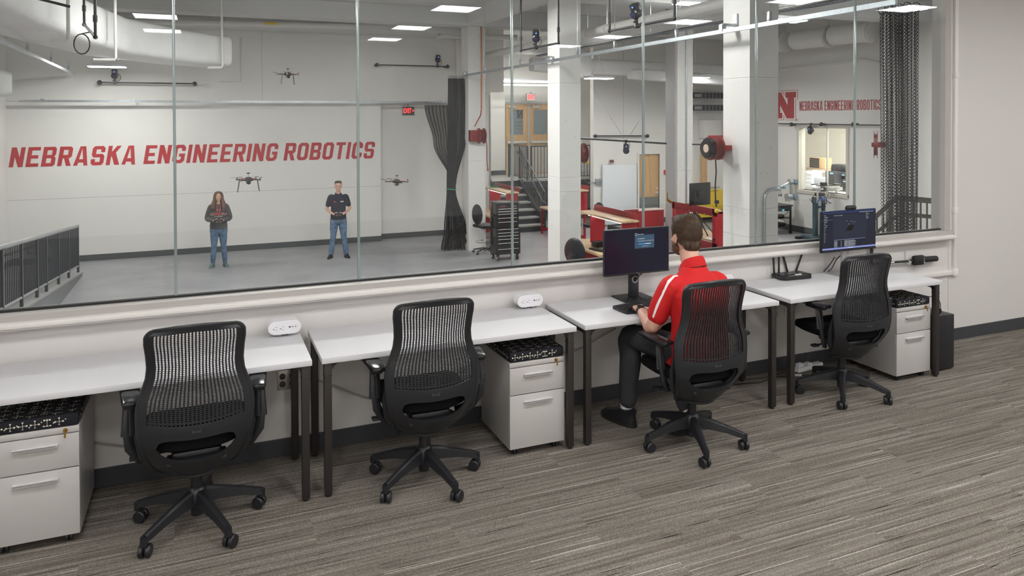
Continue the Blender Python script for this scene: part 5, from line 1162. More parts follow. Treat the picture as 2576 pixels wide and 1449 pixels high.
# window of the right lab wall and the bright workshop behind it
w2_ = B().box(XR-.03,XR+.21,ny0-.07,ny0+.006,nz0-.07,nz1+.07).box(XR-.03,XR+.21,ny1-.006,ny1+.07,nz0-.07,nz1+.07).box(XR-.03,XR+.21,ny0,ny1,nz1-.006,nz1+.07).box(XR-.05,XR+.2,ny0-.07,ny1+.07,nz0-.09,nz0)
wn = struct('window_2', w2_, mat('inner_window_frame',(.55,.52,.46),.5)); obj('pane', B().box(XR+.08,XR+.09,ny0,ny1,nz0,nz1), glass, wn, False); obj('mullion', B().box(XR+.06,XR+.11,10.62,10.65,nz0,nz1), trim_m, wn, False)
rm = B().box(20.5,20.6,6,17,FLR,3).box(15.7,20.6,16.9,17,FLR,3).box(15.7,20.6,6,6.1,FLR,3).box(15.7,20.6,6,17,2.6,2.7)
struct('wall_workshop', rm, mat('workshop_paint',(.74,.70,.62),.7)); struct('floor_workshop', B().box(15.7,20.6,6,17,FLR,FLR+.02), labfloor)
t = thing('strip_light','bright strip light at the top of the workshop window','ceiling light',(16.4,9.0,1.9)); obj('tube', B().box(0,.12,0,4.5,0,.06), mat('workshop_fill_strip',(1,1,1),.5,emit=(1,.98,.93),es=40), t, False); obj('housing', B().box(-.02,.14,0,4.5,.06,.1), white_p, t, False); obj('hanger', B().cyl((.06,1,.1),(.06,1,.7),.01,6).cyl((.06,3.5,.1),(.06,3.5,.7),.01,6), steel, t)  # strip added out of sight because the workshop needs light
t = thing('ceiling_light','broad light panel above the workshop benches','ceiling light',(18.2,11,2.55)); obj('diffuser', B().box(-.6,.6,-1.5,1.5,0,.04), mat('workshop_fill_panel',(1,1,1),.5,emit=(1,.98,.94),es=45), t, False)  # second unseen lamp, added to brighten the workshop
def wbox(name, label, cat, px0, px1, py0, py1, X_, d, m, bev=.01):
    a, b_ = aX(X_,px0,py1), aX(X_,px1,py0); y0, y1 = min(a.y,b_.y), max(a.y,b_.y); z1 = aX(X_,(px0+px1)/2,py0).z; z0 = aX(X_,(px0+px1)/2,py1).z
    t = thing(name, label, cat, (X_,y0,z0)); obj('body', B().box(0,d,0,y1-y0,0,z1-z0,bev), m, t); t['h'] = z1-z0; t['w'] = y1-y0; return t
sh = wbox('wall_shelf','wooden shelf behind the workshop window','shelf',2028,2092,424,428,18.6,.4,block,.003); del sh['h'], sh['w']; obj('bracket', B().box(.1,.14,.1,.14,-.3,0).box(.1,.14,.8,.84,-.3,0), red_m, sh, False)
og = wbox('parts_organizer','oak and black parts organizer on the workshop shelf','organizer',2036,2075,397,423,18.6,.3,oak,.004); hh, ww_ = og['h'], og['w']; del og['h'], og['w']
for k in range(5): obj('bin', B().box(-.02,0,ww_*.35,ww_*.95,hh*(.06+.19*k),hh*(.20+.19*k)), black_p, og, False)
cs = wbox('carry_case','black ribbed carrying case on top of the printers','case',2089,2126,414,433,17.6,.4,char_m,.05); hh, ww_ = cs['h'], cs['w']; del cs['h'], cs['w']
for k in range(5): obj('rib', B().box(-.03,.0,ww_*(.12+.18*k),ww_*(.2+.18*k),hh*.05,hh*.6,.006), char_m, cs)
for a in ((2076,2099,432,465,17.2,'black and glass desktop printer nearest the window mullion'),(2102,2128,436,468,17.5,'second desktop printer behind the workshop window'),(2112,2130,453,482,16.8,'black lower printer at the right edge of the workshop window')):
    pr_ = wbox('desktop_printer',a[5],'printer',*a[:5],.45,char_m,.02); hh, ww_ = pr_['h'], pr_['w']; del pr_['h'], pr_['w']; obj('glass_door', B().box(-.01,.0,ww_*.1,ww_*.9,hh*.12,hh*.8,.004), black_g, pr_); obj('display', B().box(-.013,-.01,ww_*.1,ww_*.45,hh*.84,hh*.94), mat('printer_display',(.2,.4,.5),.3,emit=(.3,.5,.6),es=.6), pr_, False)
wx = wbox('drawer_tower','white plastic drawer tower by the left jamb of the workshop window','drawers',2021,2044,431,472,17.8,.4,white_p); hh, ww_ = wx['h'], wx['w']; del wx['h'], wx['w']
for k in range(4): obj('drawer', B().box(-.01,0,ww_*.06,ww_*.94,hh*(.04+.24*k),hh*(.25+.24*k),.004), white_p, wx)
rb_ = wbox('red_bench','red workshop bench under the shelf','workbench',2040,2092,430,480,18.4,.5,red_m); del rb_['h'], rb_['w']; rb_.location.z = FLR; 
tl = wbox('tool_light','light strip under the workshop shelf','light',2045,2072,429,432,18.3,.05,led_soft,.001); del tl['h'], tl['w']
bx_ = wbox('clear_bin','clear plastic bin on the workshop bench','bin',2047,2075,447,465,17.6,.4,mat('clear_bin',(.6,.62,.66),.2)); del bx_['h'], bx_['w']
tbn = thing('workshop_table','white workshop table below the window holding the printers','table',(16.4,9.4,FLR)); obj('top', B().box(0,1.9,0,2.7,.98,1.02), white_p, tbn, False)
for a, b_ in ((.05,.05),(1.8,.05),(.05,2.6),(1.8,2.6)): obj('leg', B().box(a,a+.05,b_,b_+.05,0,.98), white_p, tbn, False)
# robot arm on its cart
ct = thing('equipment_cart','black two-shelf rolling cart under the robot arm','cart',(14.25,11.45,FLR)); 
obj('top', B().box(0,.92,0,.66,.76,.80,.005), char_m, ct); obj('drawer', B().box(.02,.86,-.004,.3,.64,.75,.004), black_p, ct)
for z in (.22,.45): obj('shelf', B().box(.02,.86,0,.62,z-.02,z), black_p, ct, False)
for a, b_ in ((.02,0),(.82,0),(.02,.58),(.82,.58)):
    obj('leg', B().box(a,a+.04,b_,b_+.04,.1,.76), black_p, ct, False); obj('caster', B().cyl((a,b_+.02,.05),(a+.04,b_+.02,.05),.05,14), char_m, ct)
obj('note', B().box(.52,.60,-.006,-.004,.62,.70), mat('note_blue',(.2,.65,.75),.6), ct, False); obj('warning_board', B().box(.3,.33,-.02,.3,.1,.72), yellow, ct, False)
obj('gear', B().box(.4,.7,.1,.4,.45,.53,.01).box(.45,.75,.1,.4,.22,.30,.02), char_m, ct); obj('cords', B().tube([(.75,-.01,.7),(.7,-.02,.6),(.55,-.02,.52),(.4,-.01,.5)],.008,6).tube([(.45,-.01,.44),(.6,-.02,.38),(.62,-.02,.3),(.5,-.01,.26)],.008,6), black_p, ct)
ar = thing('robot_arm','jointed silver robot arm with blue caps standing on the black cart','robot',(0,0,0)); arm_m = mat('robot_silver',(.50,.51,.52),.3,metal=.5); cap_m = mat('robot_blue_cap',(.16,.35,.52),.35)
A_ = lambda px, py, dy=0: aY(11.7+dy, px, py)
J = [A_(1983,502),A_(1986,495),A_(1992,457),A_(1963,473),A_(1959,481),A_(1961,490)]
obj('base', B().cyl(A_(1982,506),A_(1982,498),.075,18).lathe([(.06,0),(.06,.11)],16,at=A_(1981,499)), arm_m, ar)
obj('shoulder', B().cyl(A_(1978,495),A_(1997,495),.085,18), mat('joint_grey',(.26,.27,.28),.4), ar); obj('upper_arm', B().cyl(A_(1991,490),A_(1991,460),.05,14), arm_m, ar)
obj('elbow', B().cyl(A_(1984,457),A_(2001,458),.075,18), MATS['joint_grey'], ar); obj('forearm', B().cyl(A_(1984,459),A_(1964,469),.042,14), arm_m, ar)
obj('wrist', B().cyl(A_(1957,470),A_(1973,471),.045,14).cyl(A_(1962,470),A_(1962,480),.045,14), MATS['joint_grey'], ar); obj('gripper', B().cyl(A_(1962,480),A_(1962,488),.05,14).box(-.04,-.015,-.02,.02,-.09,0).box(.015,.04,-.02,.02,-.09,0,0,None,None) if False else B().cyl(A_(1962,480),A_(1962,488),.045,14), arm_m, ar)
gf = B()
for px in (1960,1965): gf.cyl(A_(px,488),A_(px,494),.016,8)
obj('gripper_finger', gf, black_p, ar)
for a, r_ in ((A_(1999,496,-.05),.075),(A_(2001,458,-.05),.07),(A_(1973,471,-.04),.042),(A_(1958,470,-.04),.04)): obj('joint_cap', B().cyl(a, a+Vector((.03,-.03,0)), r_, 18), cap_m, ar)
# mobile manipulator
mr_ = thing('mobile_robot','dark teal wheeled robot mast with wires in front of the workshop window','robot',(0,0,0)); teal = mat('robot_teal',(.035,.07,.085),.4); Q = lambda px, py, dy=0: aY(10.4+dy, px, py)
def qb(px0, px1, py0, py1, d0=-.05, d1=.05, bev=.006):
    a, c = Q(px0,py1), Q(px1,py0); return B().box(a.x,c.x,10.4+d0,10.4+d1,min(a.z,c.z),max(a.z,c.z),bev)
def qj(*bs):
    o = bs[0]
    for x in bs[1:]: o._join(x.bm)
    return o
obj('base', qb(2034,2084,590,604,-.2,.25,.02), teal, mr_); obj('base_tracks', qj(qb(2022,2078,597,610,-.36,-.24,.02),qb(2024,2082,594,606,.24,.36,.02)), char_m, mr_)
obj('mast', qj(qb(2047,2054,497,598),qb(2067,2073,500,598)), teal, mr_); obj('mast_rail', qj(qb(2057,2060,480,590,-.03,.03),qb(2061,2064,480,590,-.03,.03)), hand_m, mr_)
obj('cross_bar', qj(qb(2047,2073,517,523,-.06,.04),qb(2047,2073,495,499,-.06,.04)), teal, mr_); obj('torso', qb(2053,2071,484,494,-.08,.08,.03), char_m, mr_)
obj('handle', B().tube([Q(2047,494),Q(2043,497),Q(2043,509),Q(2047,513)],.014,6).tube([Q(2074,496),Q(2079,499),Q(2079,511),Q(2074,515)],.014,6), black_p, mr_)
obj('shoulder_beam', qj(qb(2048,2066,472,479,-.08,.08),qb(2074,2114,470,480,-.08,.08)), arm_m, mr_); obj('turntable', B().cyl(Q(2070,481),Q(2070,470),.06,18), black_g, mr_)
obj('upright', qj(qb(2049,2053,478,510,-.09,-.06),qb(2097,2101,478,486,-.09,-.06)), alu, mr_)
obj('circuit_stack', qj(qb(2058,2090,465,469,-.08,.08,.004),qb(2066,2078,458,466,-.05,.05,.008),qb(2098,2112,462,467,-.05,.05,.006),qb(2040,2056,462,465,-.05,.0,.003)), char_m, mr_)
obj('blue_cable', B().tube([Q(2055,512,-.1),Q(2062,500,-.1),Q(2070,498,-.1),Q(2078,503,-.1),Q(2090,511,-.1)],.013,6).ball(Q(2069,500,-.1),.06,10,(1,.6,1)), mat('blue_cable',(.04,.1,.35),.5), mr_)
obj('wires', B().tube([Q(2084,485),Q(2082,497),Q(2086,501),Q(2092,494),Q(2090,484)],.006,5).tube([Q(2099,484),Q(2098,505),Q(2099,515),Q(2100,532)],.012,5).tube([Q(2112,480),Q(2104,498),Q(2094,510),Q(2080,513)],.005,5).tube([Q(2036,499),Q(2041,506),Q(2047,511)],.006,5), black_p, mr_)
# near railing at right
rr_ = thing('stair_railing','brown black metal railing behind the netting at the right end of the window','railing',(0,0,0)); D_ = lambda px, py: aY(1.1, px, py); dk_m = mat('bronze_rail',(.075,.068,.06),.35,metal=.3)
obj('top_rail', B().tube([D_(2120,622),D_(2252,500),D_(2262,498),D_(2350,506)],.030,4), dk_m, rr_); obj('mid_rail', B().tube([D_(2130,648),D_(2262,538),D_(2350,546)],.022,4), dk_m, rr_)
obj('post', B().tube([D_(2268,500),D_(2268,760)],.035,4), dk_m, rr_)
for px in (2170,2188,2206,2222,2240,2256): f = (px-2120)/132; obj('baluster', B().tube([D_(px,622-122*f),D_(px,760)],.012,4), dk_m, rr_)
for px in (2284,2300,2316,2332): obj('baluster', B().tube([D_(px,503),D_(px,760)],.012,4), dk_m, rr_)
# drones, propellers at rest
def drone(loc, rz, tilt, label, legs=True):
    t = thing('drone', label, 'drone', loc, rz, 'quadcopter drones in the air'); t.rotation_euler = (tilt[0],tilt[1],rz)
    obj('body', B().box(-.075,.075,-.055,.055,-.03,.03,.012).box(-.05,.05,-.04,.04,.03,.05,.008).ball((0,-.02,-.055),.04,12), black_p, t)
    obj('battery', B().box(-.045,.045,-.03,.03,-.075,-.045,.008), mat('battery_grey',(.12,.11,.12),.5), t)
    obj('antenna', B().cyl((0,0,.05),(0,0,.12),.004,6).lathe([(.035,.12),(.038,.128),(.02,.14)],14), black_p, t)
    cm = mat('copper_wire',(.45,.12,.05),.5)
    for sx in (-1,1):
        for sy in (-1,1):
            a = B().tube([(sx*.05,sy*.04,0),(sx*.185,sy*.155,.0)],.011,8); o = obj('arm', a, black_p, t); obj('motor', B().cyl((sx*.185,sy*.155,-.02),(sx*.185,sy*.155,.035),.016,12), mat('motor_metal',(.25,.24,.24),.3,metal=.8), o)
            pr = B(); an = .5+sx*.9+sy*.4
            for s in (0,PI):
                c, q_ = math.cos(an+s), math.sin(an+s); n_ = Vector((-q_,c,0)); d = Vector((c,q_,0)); p0 = Vector((sx*.185,sy*.155,.042))
                ws_ = [(.008,.008),(.04,.014),(.09,.012),(.118,.005)]; v = []
                for l_, w_ in ws_: v.append((pr.bm.verts.new(p0+d*l_+n_*w_+Vector((0,0,.004))), pr.bm.verts.new(p0+d*l_-n_*w_), pr.bm.verts.new(p0+d*l_-n_*w_-Vector((0,0,.003))), pr.bm.verts.new(p0+d*l_+n_*w_+Vector((0,0,.001)))))
                for k in range(3):
                    for m_ in range(4): pr.bm.faces.new((v[k][m_],v[k][(m_+1)%4],v[k+1][(m_+1)%4],v[k+1][m_]))
                pr.bm.faces.new(v[0]); pr.bm.faces.new(v[-1][::-1])
            obj('propeller', pr, char_m, o, False)
            obj('wire', B().tube([(sx*.05,sy*.05,.015),(sx*.1,sy*.09,.02),(sx*.16,sy*.14,.0)],.005,5), cm, t)
        if legs:
            obj('landing_leg', B().tube([(sx*.175,0,-.0),(sx*.185,0,-.08),(sx*.21,0,-.24)],[.011,.012,.011],8).tube([(sx*.175,-.14,0),(sx*.175,.14,0)],.007,6), mat('leg_grey',(.09,.09,.10),.5), t)
    return t
p = aY(11,625,452); d1_ = drone(tuple(p),math.radians(12),(0,0),'black quadcopter hovering below the word ENGINEERING')
p = aY(11,724,187); d_ = dup(d1_,p,math.radians(40),'black quadcopter hovering highest, above the curtain track line'); d_.scale = (.86,.86,.86)
p = aY(11,998,457); d_ = drone(tuple(p),math.radians(10),(math.radians(-8),math.radians(6)),'black quadcopter hovering right of the standing man',legs=False)
# ------------------------------------------------------------ PEOPLE
def ell(b, secs, seg=28, e=.85):          # stacked horizontal ellipses (cx,cy,cz,rx,ry[,tilt])
    bm = b.bm; rings = []
    for s in secs:
        cx, cy, cz, rx, ry = s[:5]; tl = s[5] if len(s) > 5 else 0; ring = []
        for k in range(seg):
            a = 2*PI*k/seg; x = rx*math.copysign(abs(math.cos(a))**e, math.cos(a)); y = ry*math.copysign(abs(math.sin(a))**e, math.sin(a))
            ring.append(bm.verts.new((cx+x, cy+y, cz+tl*y)))
        rings.append(ring)
    for i in range(len(rings)-1):
        for k in range(seg): bm.faces.new((rings[i][k],rings[i][(k+1)%seg],rings[i+1][(k+1)%seg],rings[i+1][k]))
    bm.faces.new(rings[0][::-1]); bm.faces.new(rings[-1]); return b
def limb(b, pts, rs, seg=16):             # rounded, tapering limb; interpolates extra rings for smooth joints
    P_ = [Vector(p) for p in pts]; q = []; rr_2 = []
    for i in range(len(P_)-1):
        for k in range(5):
            t = k/5; p0 = P_[max(i-1,0)]; p1 = P_[i]; p2 = P_[i+1]; p3 = P_[min(i+2,len(P_)-1)]
            c = .5*((2*p1)+(p2-p0)*t+(2*p0-5*p1+4*p2-p3)*t*t+(-p0+3*p1-3*p2+p3)*t**3); lin = p1.lerp(p2,t)
            q.append(lin.lerp(c,.7)); rr_2.append(rs[i]+(rs[i+1]-rs[i])*(t*t*(3-2*t)))
    q.append(P_[-1]); rr_2.append(rs[-1]); b.tube(q, rr_2, seg); b.ball(P_[0], rs[0]*.98, 14); b.ball(P_[-1], rs[-1]*.98, 14); return b
def hand(b, wrist, d, palm, out, curl=.5, s=1.0, thumb_curl=.3):
    """wrist, finger direction, direction the palm faces, side of the thumb"""
    w_ = Vector(wrist); d = Vector(d).normalized(); palm = (Vector(palm)-d*Vector(palm).dot(d)).normalized(); out = Vector(out); out = (out-d*out.dot(d)-palm*out.dot(palm)).normalized()
    for k in (-1.3,-.4,.5,1.3):
        b.tube([w_-d*.01, w_+d*.035*s+out*k*.012*s, w_+d*.088*s+out*k*.0175*s], [.017*s,.0165*s,.0125*s], 10)
    for k, L in ((1.5,.070),(.5,.078),(-.5,.073),(-1.45,.057)):
        p = w_+d*.085*s+out*k*.0165*s; v = d.copy(); pts = [p]
        for j, f in enumerate((.45,.32,.26)):
            ang = curl*(.75 if j == 0 else 1.0); ax = v.cross(palm).normalized(); v = Matrix.Rotation(ang,3,ax) @ v; pts.append(pts[-1]+v*L*f*s*1.0)
        b.tube(pts, [.0092*s,.0086*s,.008*s,.0068*s], 10); b.ball(pts[-1], .0068*s, 8)
    p = w_+d*.022*s+out*.022*s; v = (d*.75+out*.65+palm*.25).normalized(); pts = [p, p+v*.034*s]; ax = out.cross(d).normalized()
    v2 = (v*(1-thumb_curl)+d*thumb_curl+palm*thumb_curl*.4).normalized(); pts += [pts[-1]+v2*.028*s, pts[-1]+v2*.028*s+(v2+palm*.2).normalized()*.022*s]
    b.tube(pts, [.014*s,.0115*s,.0098*s,.008*s], 10); b.ball(pts[-1], .008*s, 8)
def head(b, c, m, s=1.0, jaw=1.0):        # c: centre of the head, m: 3x3 orientation (front = +y)
    def p(x,y,z): return Vector(c)+m @ Vector((x,y,z))*s
    def eb(x,y,z,r,sc):
        t = bmesh.new(); bmesh.ops.create_uvsphere(t, u_segments=22, v_segments=14, radius=r*s); bmesh.ops.scale(t, vec=sc, verts=t.verts); b._join(t, m, p(x,y,z))
    eb(0,-.012,.030,.080,(.95,1.18,1.08)); eb(0,.020,-.012,.068,(.98,1.05,1.3)); eb(0,.034,-.070,.050,(.98*jaw,.98,.75)); eb(0,.066,-.090,.022,(1.1*jaw,.8,.8))
    b.tube([p(0,.086,.018),p(0,.099,-.008),p(0,.107,-.026)],[.007*s,.010*s,.0125*s],10); eb(-.010,.092,-.030,.008,(1,1,.8)); eb(.010,.092,-.030,.008,(1,1,.8))
    eb(0,.078,.030,.018,(2.3,.5,.45)); eb(0,.083,-.056,.014,(1.5,.6,.42))
    for q in (-1,1): eb(q*.079,-.010,-.008,.024,(.28,.62,1.25)); eb(q*.044,.062,-.018,.022,(1,.8,.8))
def remesh(name, b, m, parent, voxel, smooth=3, label=None):
    o = obj(name, b, m, parent); md = o.modifiers.new('r','REMESH'); md.mode = 'VOXEL'; md.voxel_size = voxel; md.use_smooth_shade = True
    sm = o.modifiers.new('s','SMOOTH'); sm.factor = .5; sm.iterations = smooth
    bpy.context.view_layer.update(); dg = bpy.context.evaluated_depsgraph_get(); me = bpy.data.meshes.new_from_object(o.evaluated_get(dg)); old = o.data; o.modifiers.clear(); o.data = me; bpy.data.meshes.remove(old)
    me.name = name
    if label: o['label'] = label
    return o
def wrap_on(name, b, m, parent, target, off=.002, thick=0):
    o = obj(name, b, m, parent); md = o.modifiers.new('w','SHRINKWRAP'); md.target = target; md.offset = off; md.wrap_mode = 'ABOVE_SURFACE'
    bpy.context.view_layer.update(); dg = bpy.context.evaluated_depsgraph_get(); me = bpy.data.meshes.new_from_object(o.evaluated_get(dg)); o.modifiers.clear(); o.data = me; return o
def ribbon(pts, nrm, w_, n=6):            # flat strip along points, widened sideways, subdivided for wrapping
    P_ = [Vector(p) for p in pts]; b = B(); prev = None; q = []
    for i in range(len(P_)-1):
        for k in range(n): q.append(P_[i].lerp(P_[i+1],k/n))
    q.append(P_[-1])
    for i, p in enumerate(q):
        d = (q[min(i+1,len(q)-1)]-q[max(i-1,0)]).normalized(); s = d.cross(Vector(nrm(p) if callable(nrm) else nrm)).normalized()*w_/2
        cur = [b.bm.verts.new(p-s), b.bm.verts.new(p), b.bm.verts.new(p+s)]
        if prev: b.bm.faces.new((prev[0],prev[1],cur[1],cur[0])); b.bm.faces.new((prev[1],prev[2],cur[2],cur[1]))
        prev = cur
    return b
def face_bits(t, c, m, s, iris=(.06,.04,.03), brow=(.06,.035,.02), lip=(.42,.16,.13), glasses=False):
    def p(x,y,z): return Vector(c)+m @ Vector((x,y,z))*s
    w_ = B(); i_ = B(); br = B()
    for q in (-1,1):
        w_.ball(p(q*.031,.0715,.003),.0112*s,12,(1.25,1,.62)); i_.ball(p(q*.031,.0792,.003),.0056*s,10,(1,.8,1)); br.tube([p(q*.016,.086,.022),p(q*.032,.083,.027),p(q*.048,.070,.022)],[.0028*s,.0032*s,.002*s],6)
    obj('eyes', w_, mat('eye_white',(.6,.57,.54),.3), t); obj('irises', i_, mat('iris',iris,.2), t); obj('eyebrows', br, mat('brow',brow,.8), t)
    obj('mouth', B().tube([p(-.022,.083,-.057),p(-.008,.0925,-.0545),p(0,.0925,-.056),p(.008,.0925,-.0545),p(.022,.083,-.057)],[.002*s,.0038*s,.0036*s,.0038*s,.002*s],8), mat('lips',lip,.45), t)
    if glasses:
        g = B()
        for q in (-1,1): g.tube([p(q*.031+.022*math.cos(a),.0945,.003+.016*math.sin(a)) for a in [2*PI*k/18 for k in range(19)]],.0018*s,6); g.tube([p(q*.053,.093,.008),p(q*.078,.03,.006),p(q*.080,-.01,.004)],.0016*s,5)
        g.cyl(p(-.009,.096,.006),p(.009,.096,.006),.0016*s,6); obj('glasses', g, black_g, t)
def cloth(name, col, bump=(60,.35), rough=.85, mot=None): return mat(name, col, rough, spec=.2, bump=bump, mottled=mot)
jean = cloth('jeans_blue',(.12,.19,.29),(90,.5),.85,(9,.35)); I3 = Matrix.Identity(3)
hair_br = mat('hair_brown',(.085,.045,.022),.55,bump=(90,.6)); 
def hair_mat(name, c1, c2, sc):
    def f(nt, b):
        L = nt.links; tc = N(nt,'ShaderNodeTexCoord'); mp = N(nt,'ShaderNodeMapping'); mp.inputs['Scale'].default_value = sc; L.new(tc.outputs['Object'], mp.inputs[0])
        n = N(nt,'ShaderNodeTexNoise'); n.inputs['Scale'].default_value = 1; n.inputs['Detail'].default_value = 3; L.new(mp.outputs[0], n.inputs['Vector'])
        r = ramp(nt, [(.35,c1),(.65,c2)]); L.new(n.outputs[0], r.inputs[0]); L.new(r.outputs[0], b.inputs['Base Color']); b.inputs['Roughness'].default_value = .5
        bp = N(nt,'ShaderNodeBump'); bp.inputs['Strength'].default_value = .6; bp.inputs['Distance'].default_value = .004; L.new(n.outputs[0], bp.inputs['Height']); L.new(bp.outputs[0], b.inputs['Normal'])
    return nodes_mat(name, f)

def standing(name, label, loc, rz, H, female, shirt_m, pants_m, shoe_m, hair_m_, sleeves_long, spread, hand_z):
    t = thing(name, label, 'person', loc, rz); k = H/1.79; v = .0085
    def V(x,y,z): return Vector((x*k,y*k,z*k))
    sw = .174 if not female else .165; belly = .02 if female else 0
    hc = V(0,.035,1.675); hm = Matrix.Rotation(math.radians(0),3,'X')
    # continuous body
    b = B(); head(b, hc, hm, 1.0*k*(1.02), .92 if female else 1.0)
    b.tube([V(0,.0,1.44),V(0,.01,1.52),V(0,.02,1.60)],[.062*k,.054*k,.052*k],18)
    ell(b, [tuple(V(0,0,z))+(rx*k,ry*k) for z, rx, ry in ((.86,.150,.10),(.95,.160,.11),(1.06,.140+belly,.095),(1.2,.150,.10),(1.34,.172,.105),(1.44,.150,.08),(1.48,.09,.06))])
    for s in (-1,1):
        sh = V(s*sw,0,1.43); el = V(s*(sw+.085),-.03,1.155); wr_ = V(s*.105,.235,hand_z)
        limb(b, [V(s*(sw-.04),0,1.41), sh, el, wr_], [.040*k,.042*k,.038*k,.024*k])
        hand(b, wr_, Vector((-s*.45,.85,.12)), Vector((-s*.8,-.1,-.3)), Vector((-s*.1,0,1)), .75, .95*k)
        limb(b, [V(s*.085,0,.93), V(s*(.09+spread*.3),.01,.52), V(s*(.09+spread),-.01,.10)], [.09*k,.055*k,.038*k])
    remesh('body', b, skin_m, t, v, 3)
    # shirt
    b = B(); hem = .90
    ell(b, [tuple(V(0,-.0,z))+(rx*k,ry*k) for z, rx, ry in ((hem,.180+belly*.6,.128),(.98,.178+belly,.127),(1.08,.166+belly,.118),(1.2,.172+belly*.5,.122),(1.33,.190,.126+belly*.5),(1.41,.176,.102),(1.465,.120,.080),(1.495,.072,.066))])
    for s in (-1,1):
        sh = V(s*sw,0,1.425); el = V(s*(sw+.085),-.03,1.155); wr_ = V(s*.105,.235,hand_z)
        if sleeves_long: limb(b, [V(s*(sw-.05),0,1.41), sh, el, el.lerp(wr_,.9)], [.066*k,.070*k,.060*k,.041*k])
        else: limb(b, [V(s*(sw-.05),0,1.41), sh, sh.lerp(el,.66)], [.060*k,.063*k,.062*k])
    so = remesh('sweatshirt' if sleeves_long else 'shirt', b, shirt_m, t, v, 2)
    if not sleeves_long:
        c_ = B()
        for s in (-1,1): c_.quad([V(s*.004,.105,1.455),V(s*.052,.085,1.425),V(s*.078,.03,1.50),V(s*.060,.045,1.535)])
        c_.tube([V(.062*math.cos(a),.01+.056*math.sin(a),1.505+.018*(-math.sin(a))) for a in [PI*1.5+(-1.15+2.3*q/14)*PI*.82 for q in range(15)]],.014*k,6); obj('collar', c_, shirt_m, t)
        obj('placket', wrap_ := ribbon([V(0,.2,1.46),V(0,.2,1.38),V(0,.2,1.30)],(0,1,0),.03*k), shirt_m, t) if False else None
    # trousers
    b = B()
    ell(b, [tuple(V(0,0,z))+(rx*k,ry*k) for z, rx, ry in ((.80,.12,.09),(.86,.166+belly*.5,.120),(.95,.165+belly*.5,.120),(1.0,.158+belly*.5,.112))])
    for s in (-1,1): limb(b, [V(s*.085,0,.90), V(s*(.09+spread*.15),.0,.72), V(s*(.09+spread*.35),.012,.50), V(s*(.09+spread*.75),-.005,.26), V(s*(.09+spread),-.01,.09)], [(.108+belly*.4)*k,.092*k,.066*k,(.060 if female else .064)*k,(.046 if female else .058)*k])
    remesh('jeans', b, pants_m, t, v, 2)
    for s in (-1,1):
        x = s*(.09+spread); yaw = s*.35; b = B(); m = T(*V(x,-.01,0)) @ R(-yaw,'Z')
        q = B(); ell(q, [(0,.055,.003,.043*k,.135*k),(0,.055,.02,.046*k,.140*k),(0,.035,.05,.042*k,.108*k),(0,.01,.075,.038*k,.07*k),(0,-.015,.11,.036*k,.045*k)],22,.8); q.xf(m); obj('shoe', q, shoe_m, t)
        sl = B(); ell(sl, [(0,.055,0,.046*k,.142*k),(0,.055,.016,.048*k,.144*k)],22,.8); sl.xf(m); obj('sole', sl, mat('sole_dark',(.05,.055,.055),.6) if not female else mat('sole_grey',(.25,.28,.27),.6), t)
    face_bits(t, hc, hm, 1.02*k, glasses=not female, brow=(.09,.05,.03) if female else (.03,.025,.02))
    return t, V, hc, k, so, v
# woman
g_sw = cloth('sweatshirt_grey',(.072,.072,.078),(50,.6)); shoe_g = mat('shoe_green_grey',(.10,.16,.155),.7,mottled=(40,.4))
t, V, hc, k, so, v = standing('person','woman with long brown hair in a charcoal sweatshirt and jeans holding a black controller', (.286,12.94,FLR), math.radians(180-1), 1.66, True, g_sw, jean, shoe_g, None, True, .045, 1.125)
hb = B(); hmat = hair_mat('hair_long_brown',(.035,.018,.010),(.16,.085,.045),(60,60,6))
def hs(x,y,z): return hc+Vector((x,y,z))*k
ell(hb, [tuple(hs(0,-.022,.118))+(.035,.045),tuple(hs(0,-.022,.108))+(.062,.078),tuple(hs(0,-.026,.08))+(.080,.092),tuple(hs(0,-.040,.04))+(.087,.086),tuple(hs(0,-.045,-.02))+(.090,.076),tuple(hs(0,-.05,-.10))+(.10,.062),tuple(hs(0,-.05,-.18))+(.115,.06)],26,.95)
for s in (-1,1):
    hb.tube([hs(s*.045,.055,.088),hs(s*.076,.040,.04),hs(s*.084,.035,-.03),hs(s*.092,.05,-.11),hs(s*.112,.085,-.19),hs(s*.115,.115,-.27),hs(s*.105,.12,-.33)],[.022,.022,.024,.028,.036,.036,.014],12)
    hb.tube([hs(s*.06,.03,.095),hs(s*.082,.0,.03),hs(s*.092,-.01,-.08),hs(s*.125,.03,-.17),hs(s*.14,.09,-.24),hs(s*.13,.105,-.31)],[.02,.028,.03,.034,.03,.012],12)
remesh('hair', hb, hmat, t, .006, 2)
lan = B()
for s in (-1,1): lan.tube([V(s*.055,.06,1.51),V(s*.05,.12,1.43),V(s*.035,.16,1.34),V(s*.012,.175,1.27)],.0055,6)
lan.box(-.012,.012,.165,.18,1.23*k,1.28*k,.003); obj('lanyard', lan, mat('lanyard_red',(.6,.02,.04),.5), t)
txr = mat('print_red',(.55,.05,.04),.7); txw = mat('print_white',(.62,.60,.57),.7)
